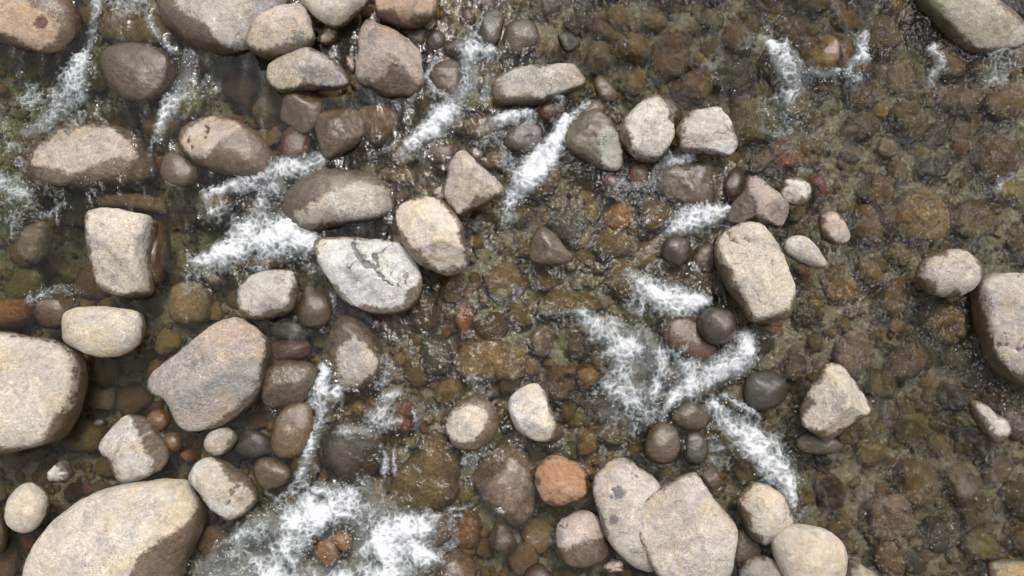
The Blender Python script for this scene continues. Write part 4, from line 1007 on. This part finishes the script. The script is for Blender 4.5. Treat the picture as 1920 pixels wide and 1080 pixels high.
HANDLES = [(40, 40, 'tan corner boulder'), (265, 135, 'round wet brown boulder'), (410, 30, 'huge grey boulder at the top'), (530, 58, 'cream and grey oval boulder'),
 (620, 10, 'pale cream boulder at the top edge'), (765, 15, 'orange boulder at the top edge'), (578, 135, 'white-speckled oval boulder'), (730, 115, 'three-sided boulder'),
 (560, 215, 'reddish upright stone'), (640, 250, 'damp brown grey boulder'), (845, 145, 'glossy stone in the upper cascade'), (1010, 155, 'long flat slab'),
 (1213, 240, 'upright pale boulder'), (1325, 250, 'white blocky boulder'), (1115, 265, 'lichened brown boulder'), (1300, 348, 'broad wet brown boulder'), (1425, 380, 'angular wedge boulder'),
 (1492, 358, 'small white angular stone'), (1565, 427, 'oval pink stone'), (1510, 472, 'white teardrop stone'), (1415, 510, 'tall cream yellow boulder'), (1780, 512, 'round boulder near the right edge'),
 (1890, 610, 'large flat boulder at the right edge'), (1820, 45, 'mossy slab in the upper right'), (1858, 792, 'pale sharp shard'), (1570, 755, 'cream pyramid boulder'), (1435, 732, 'dark green grey stone'),
 (1345, 610, 'dark ball-shaped stone'), (1240, 832, 'pinkish brown rounded stone'), (1170, 950, 'dark-blotched boulder'), (1285, 1000, 'big pale pinkish boulder'), (1435, 962, 'round tan cream boulder'),
 (1515, 1040, 'creamy egg-like boulder'), (1052, 900, 'bright orange boulder'), (1090, 1008, 'half-dry pink boulder'), (1000, 775, 'pale upright stone in midstream'), (883, 795, 'brown boulder with pale cap'),
 (665, 840, 'wet boulder above the foaming pool'), (670, 680, 'brown boulder with pale patch'), (540, 720, 'pink brown granite boulder'), (550, 810, 'golden tan mossy boulder'), (420, 915, 'grey white oblong boulder'),
 (250, 840, 'white stone with brown side'), (390, 705, 'big flat grey pinkish boulder'), (192, 622, 'yellowish oblong boulder'), (50, 740, 'huge boulder at the left edge'), (228, 475, 'upright cream yellow block'),
 (165, 290, 'wide boulder with brown skirt'), (425, 275, 'smooth brown boulder with cracked patch'), (335, 320, 'orange brown mottled stone'), (635, 375, 'long dark-rimmed boulder'), (888, 345, 'pear-shaped boulder'),
 (808, 440, 'creamy faceted boulder'), (690, 515, 'cracked white grey boulder'), (500, 555, 'pale rounded boulder by the cascade'), (215, 990, 'giant boulder at lower left'), (50, 952, 'egg-shaped yellowish boulder'),
 (1035, 460, 'reddish brown wedge stone'), (1160, 410, 'round orange underwater ball'), (920, 678, 'large tan underwater slab')]
COB = []
for s in range(24):
    v, f = cobble_shape(900 + s, 4)
    me = mesh_from('cobble', v * 0.5, f)
    fattr(me, 'dry', np.full(len(v), -0.3)); fattr(me, 'stain', np.zeros(len(v)))
    me.materials.append(M_STONE)
    COB.append(me)
KINDS = [('brown', .24, 'brown'), ('olive', .25, 'olive green'), ('algae', .06, 'mossy green'), ('amber', .14, 'amber'), ('umber', .07, 'dark brown'), ('tan', .20, 'tan'), ('rust', .04, 'rusty orange'),
         ('pinkgrey', .06, 'pinkish grey'), ('slate', .06, 'dark grey'), ('red', .02, 'dull red')]
probs = np.array([k_[1] for k_ in KINDS]); probs /= probs.sum()

def probs_at(x):
    """greener stones in the slow pools at the left"""
    q = probs.copy()
    t = float(np.clip((-1.8 - x) / 1.6, 0, 1))
    for i_, k_ in enumerate(KINDS):
        if k_[0] in ('algae', 'olive'): q[i_] *= 1 + 3.0 * t
        r_ = float(np.clip((x - 1.6) / 1.4, 0, 1))
        if k_[0] in ('pinkgrey', 'slate', 'olive'): q[i_] *= 1 + 1.6 * r_
        if k_[0] in ('brown', 'amber', 'rust'): q[i_] *= 1 - 0.5 * r_
    return q / q.sum()

def inside_dry(px, py, shrink, polys):
    Qp = np.array([[px, py]])
    for P in polys:
        if abs(P[:, 0].mean() - px) < 260 and abs(P[:, 1].mean() - py) < 260 and signed_inside(P, Qp)[0] > -shrink:
            return True
    return False

placed = []
def try_place(d, lim, frame):
    for _ in range(12):
        x = random.uniform(-5.0, 5.0) if frame else random.uniform(-7.6, 7.6)
        y = random.uniform(-3.0, 3.2) if frame else random.uniform(-5.6, 5.8)
        if not frame and abs(x) < 5.0 and -3.0 < y < 3.2:
            continue
        if frame:
            q = to_px(np.array([[x, y, -.3]]))[0]
            if inside_dry(q[0], q[1], d * 55 if d > .24 else 0, ALL_PX if d > .24 else DRY_PX): continue
        if all((x - a) ** 2 + (y - b) ** 2 > ((d + e) * lim) ** 2 for a, b, e in placed):
            placed.append((x, y, d)); return x, y
    return None

sizes = sorted([min(0.48, max(0.14, random.lognormvariate(math.log(.22), .42))) for _ in range(620)], reverse=True)
n_ind = 0
NEAR = []
for d in sizes:
    if n_ind >= 290: break
    pos = try_place(d, .42, True)
    if not pos: continue
    x, y = pos
    kind = KINDS[rng.choice(len(KINDS), p=probs_at(x))]
    while d > .34 and kind[0] in ('red', 'rust', 'amber'):
        kind = KINDS[rng.choice(len(KINDS), p=probs_at(x))]
    gain_c = 3.5 if d < .3 else 2.9
    o = bpy.data.objects.new('cobble', random.choice(COB)); COL.objects.link(o)
    z = float(bed_z(np.array([x]), np.array([y]))[0])
    z = min(z + d * 0.15 + random.uniform(0, .10), -0.05 - d * 0.3)
    o.location = (x, y, z)
    o.rotation_euler = (random.uniform(-.3, .3), random.uniform(-.3, .3), random.uniform(0, 6.28))
    o.scale = (d, d, d)
    NEAR.append((o, kind[2], x, y, d))
    o['category'] = 'cobble'
    o['group'] = f'{kind[2]} cobbles under the water'
    set_tones(o, kind[0], 1.0, 0.1, 0.30, gain_c)
    n_ind += 1

# each cobble is told by its colour, its size and the boulder it lies nearest to
seen = {}
for o, colour, x, y, d in NEAR:
    q = to_px(np.array([[x, y, -.2]]))[0]
    best = []
    for hx_, hy_, hn in HANDLES:
        dx, dy = q[0] - hx_, q[1] - hy_
        best.append((math.hypot(dx, dy), dx, dy, hn))
    best.sort()
    size_w = 'large' if d > .34 else 'small' if d < .21 else 'medium'
    done = False
    for dist, dx, dy, hn in best[:5]:
        a_ = math.degrees(math.atan2(-dy, dx)) % 360
        side = ('right of', 'upper right of', 'above', 'upper left of', 'left of', 'lower left of', 'below', 'lower right of')[int((a_ + 22.5) // 45) % 8]
        for lab in (f'{colour} cobble {side} the {hn}', f'{size_w} {colour} cobble {side} the {hn}'):
            if lab not in seen:
                seen[lab] = o; o['label'] = lab; done = True; break
        if done: break
    if not done:
        o['label'] = f'{size_w} {colour} cobble {side} the {hn}, partly hidden'

# everything smaller, and the bed beyond the picture, as one mass of gravel per colour
def mass(name, items, kind):
    Vs, Fs, n = [], [], 0
    for x, y, z, d, sh in items:
        v, f = sh
        a = random.uniform(0, 6.28); ca, sa = math.cos(a), math.sin(a)
        v = v * d * 0.5
        v = np.stack([v[:, 0] * ca - v[:, 1] * sa + x, v[:, 0] * sa + v[:, 1] * ca + y, v[:, 2] + z], 1)
        Vs.append(v); Fs.append(f + n); n += len(v)
    me = mesh_from(name, np.concatenate(Vs), np.concatenate(Fs))
    fattr(me, 'dry', np.full(n, -.3)); fattr(me, 'stain', np.zeros(n))
    o = link(name, me, M_STONE)
    o['kind'] = 'stuff'
    set_tones(o, kind, 1.0, 0.1, 0.06, 3.5)
SH1 = [cobble_shape(700 + s, 1) for s in range(10)]
SH2 = [cobble_shape(700 + s, 2) for s in range(10)]
SH3 = [cobble_shape(700 + s, 3) for s in range(10)]
bags = {k_[0]: [] for k_ in KINDS}
N_PEB = 10000
xs, ys = rng.uniform(-5.6, 5.6, N_PEB), rng.uniform(-3.6, 3.8, N_PEB)
zs = bed_z(xs, ys)
for x, y, z in zip(xs, ys, zs):
    d = min(.22, max(.045, random.lognormvariate(math.log(.085), .42)))
    bags[KINDS[rng.choice(len(KINDS), p=probs_at(x))][0]].append((x, y, z + d * .1 + random.uniform(0, .03), d, random.choice(SH2 if d > .11 else SH1)))
for _ in range(420):
    d = min(.9, max(.15, random.lognormvariate(math.log(.3), .5)))
    pos = try_place(d, .45, False)
    if pos:
        z = float(bed_z(np.array([pos[0]]), np.array([pos[1]]))[0])
        bags[KINDS[rng.choice(len(KINDS), p=probs)][0]].append((*pos, z + d * .15, d, random.choice(SH2)))
for k_, it in bags.items():
    if it: mass('riverbed_pebbles', it, k_)
print('tris', sum(sum(len(p.vertices) - 2 for p in o.data.polygons) if o.data.users == 1 else 0 for o in COL.objects if o.type == 'MESH'))
print('individual cobbles', n_ind, 'stones', len(STONES))
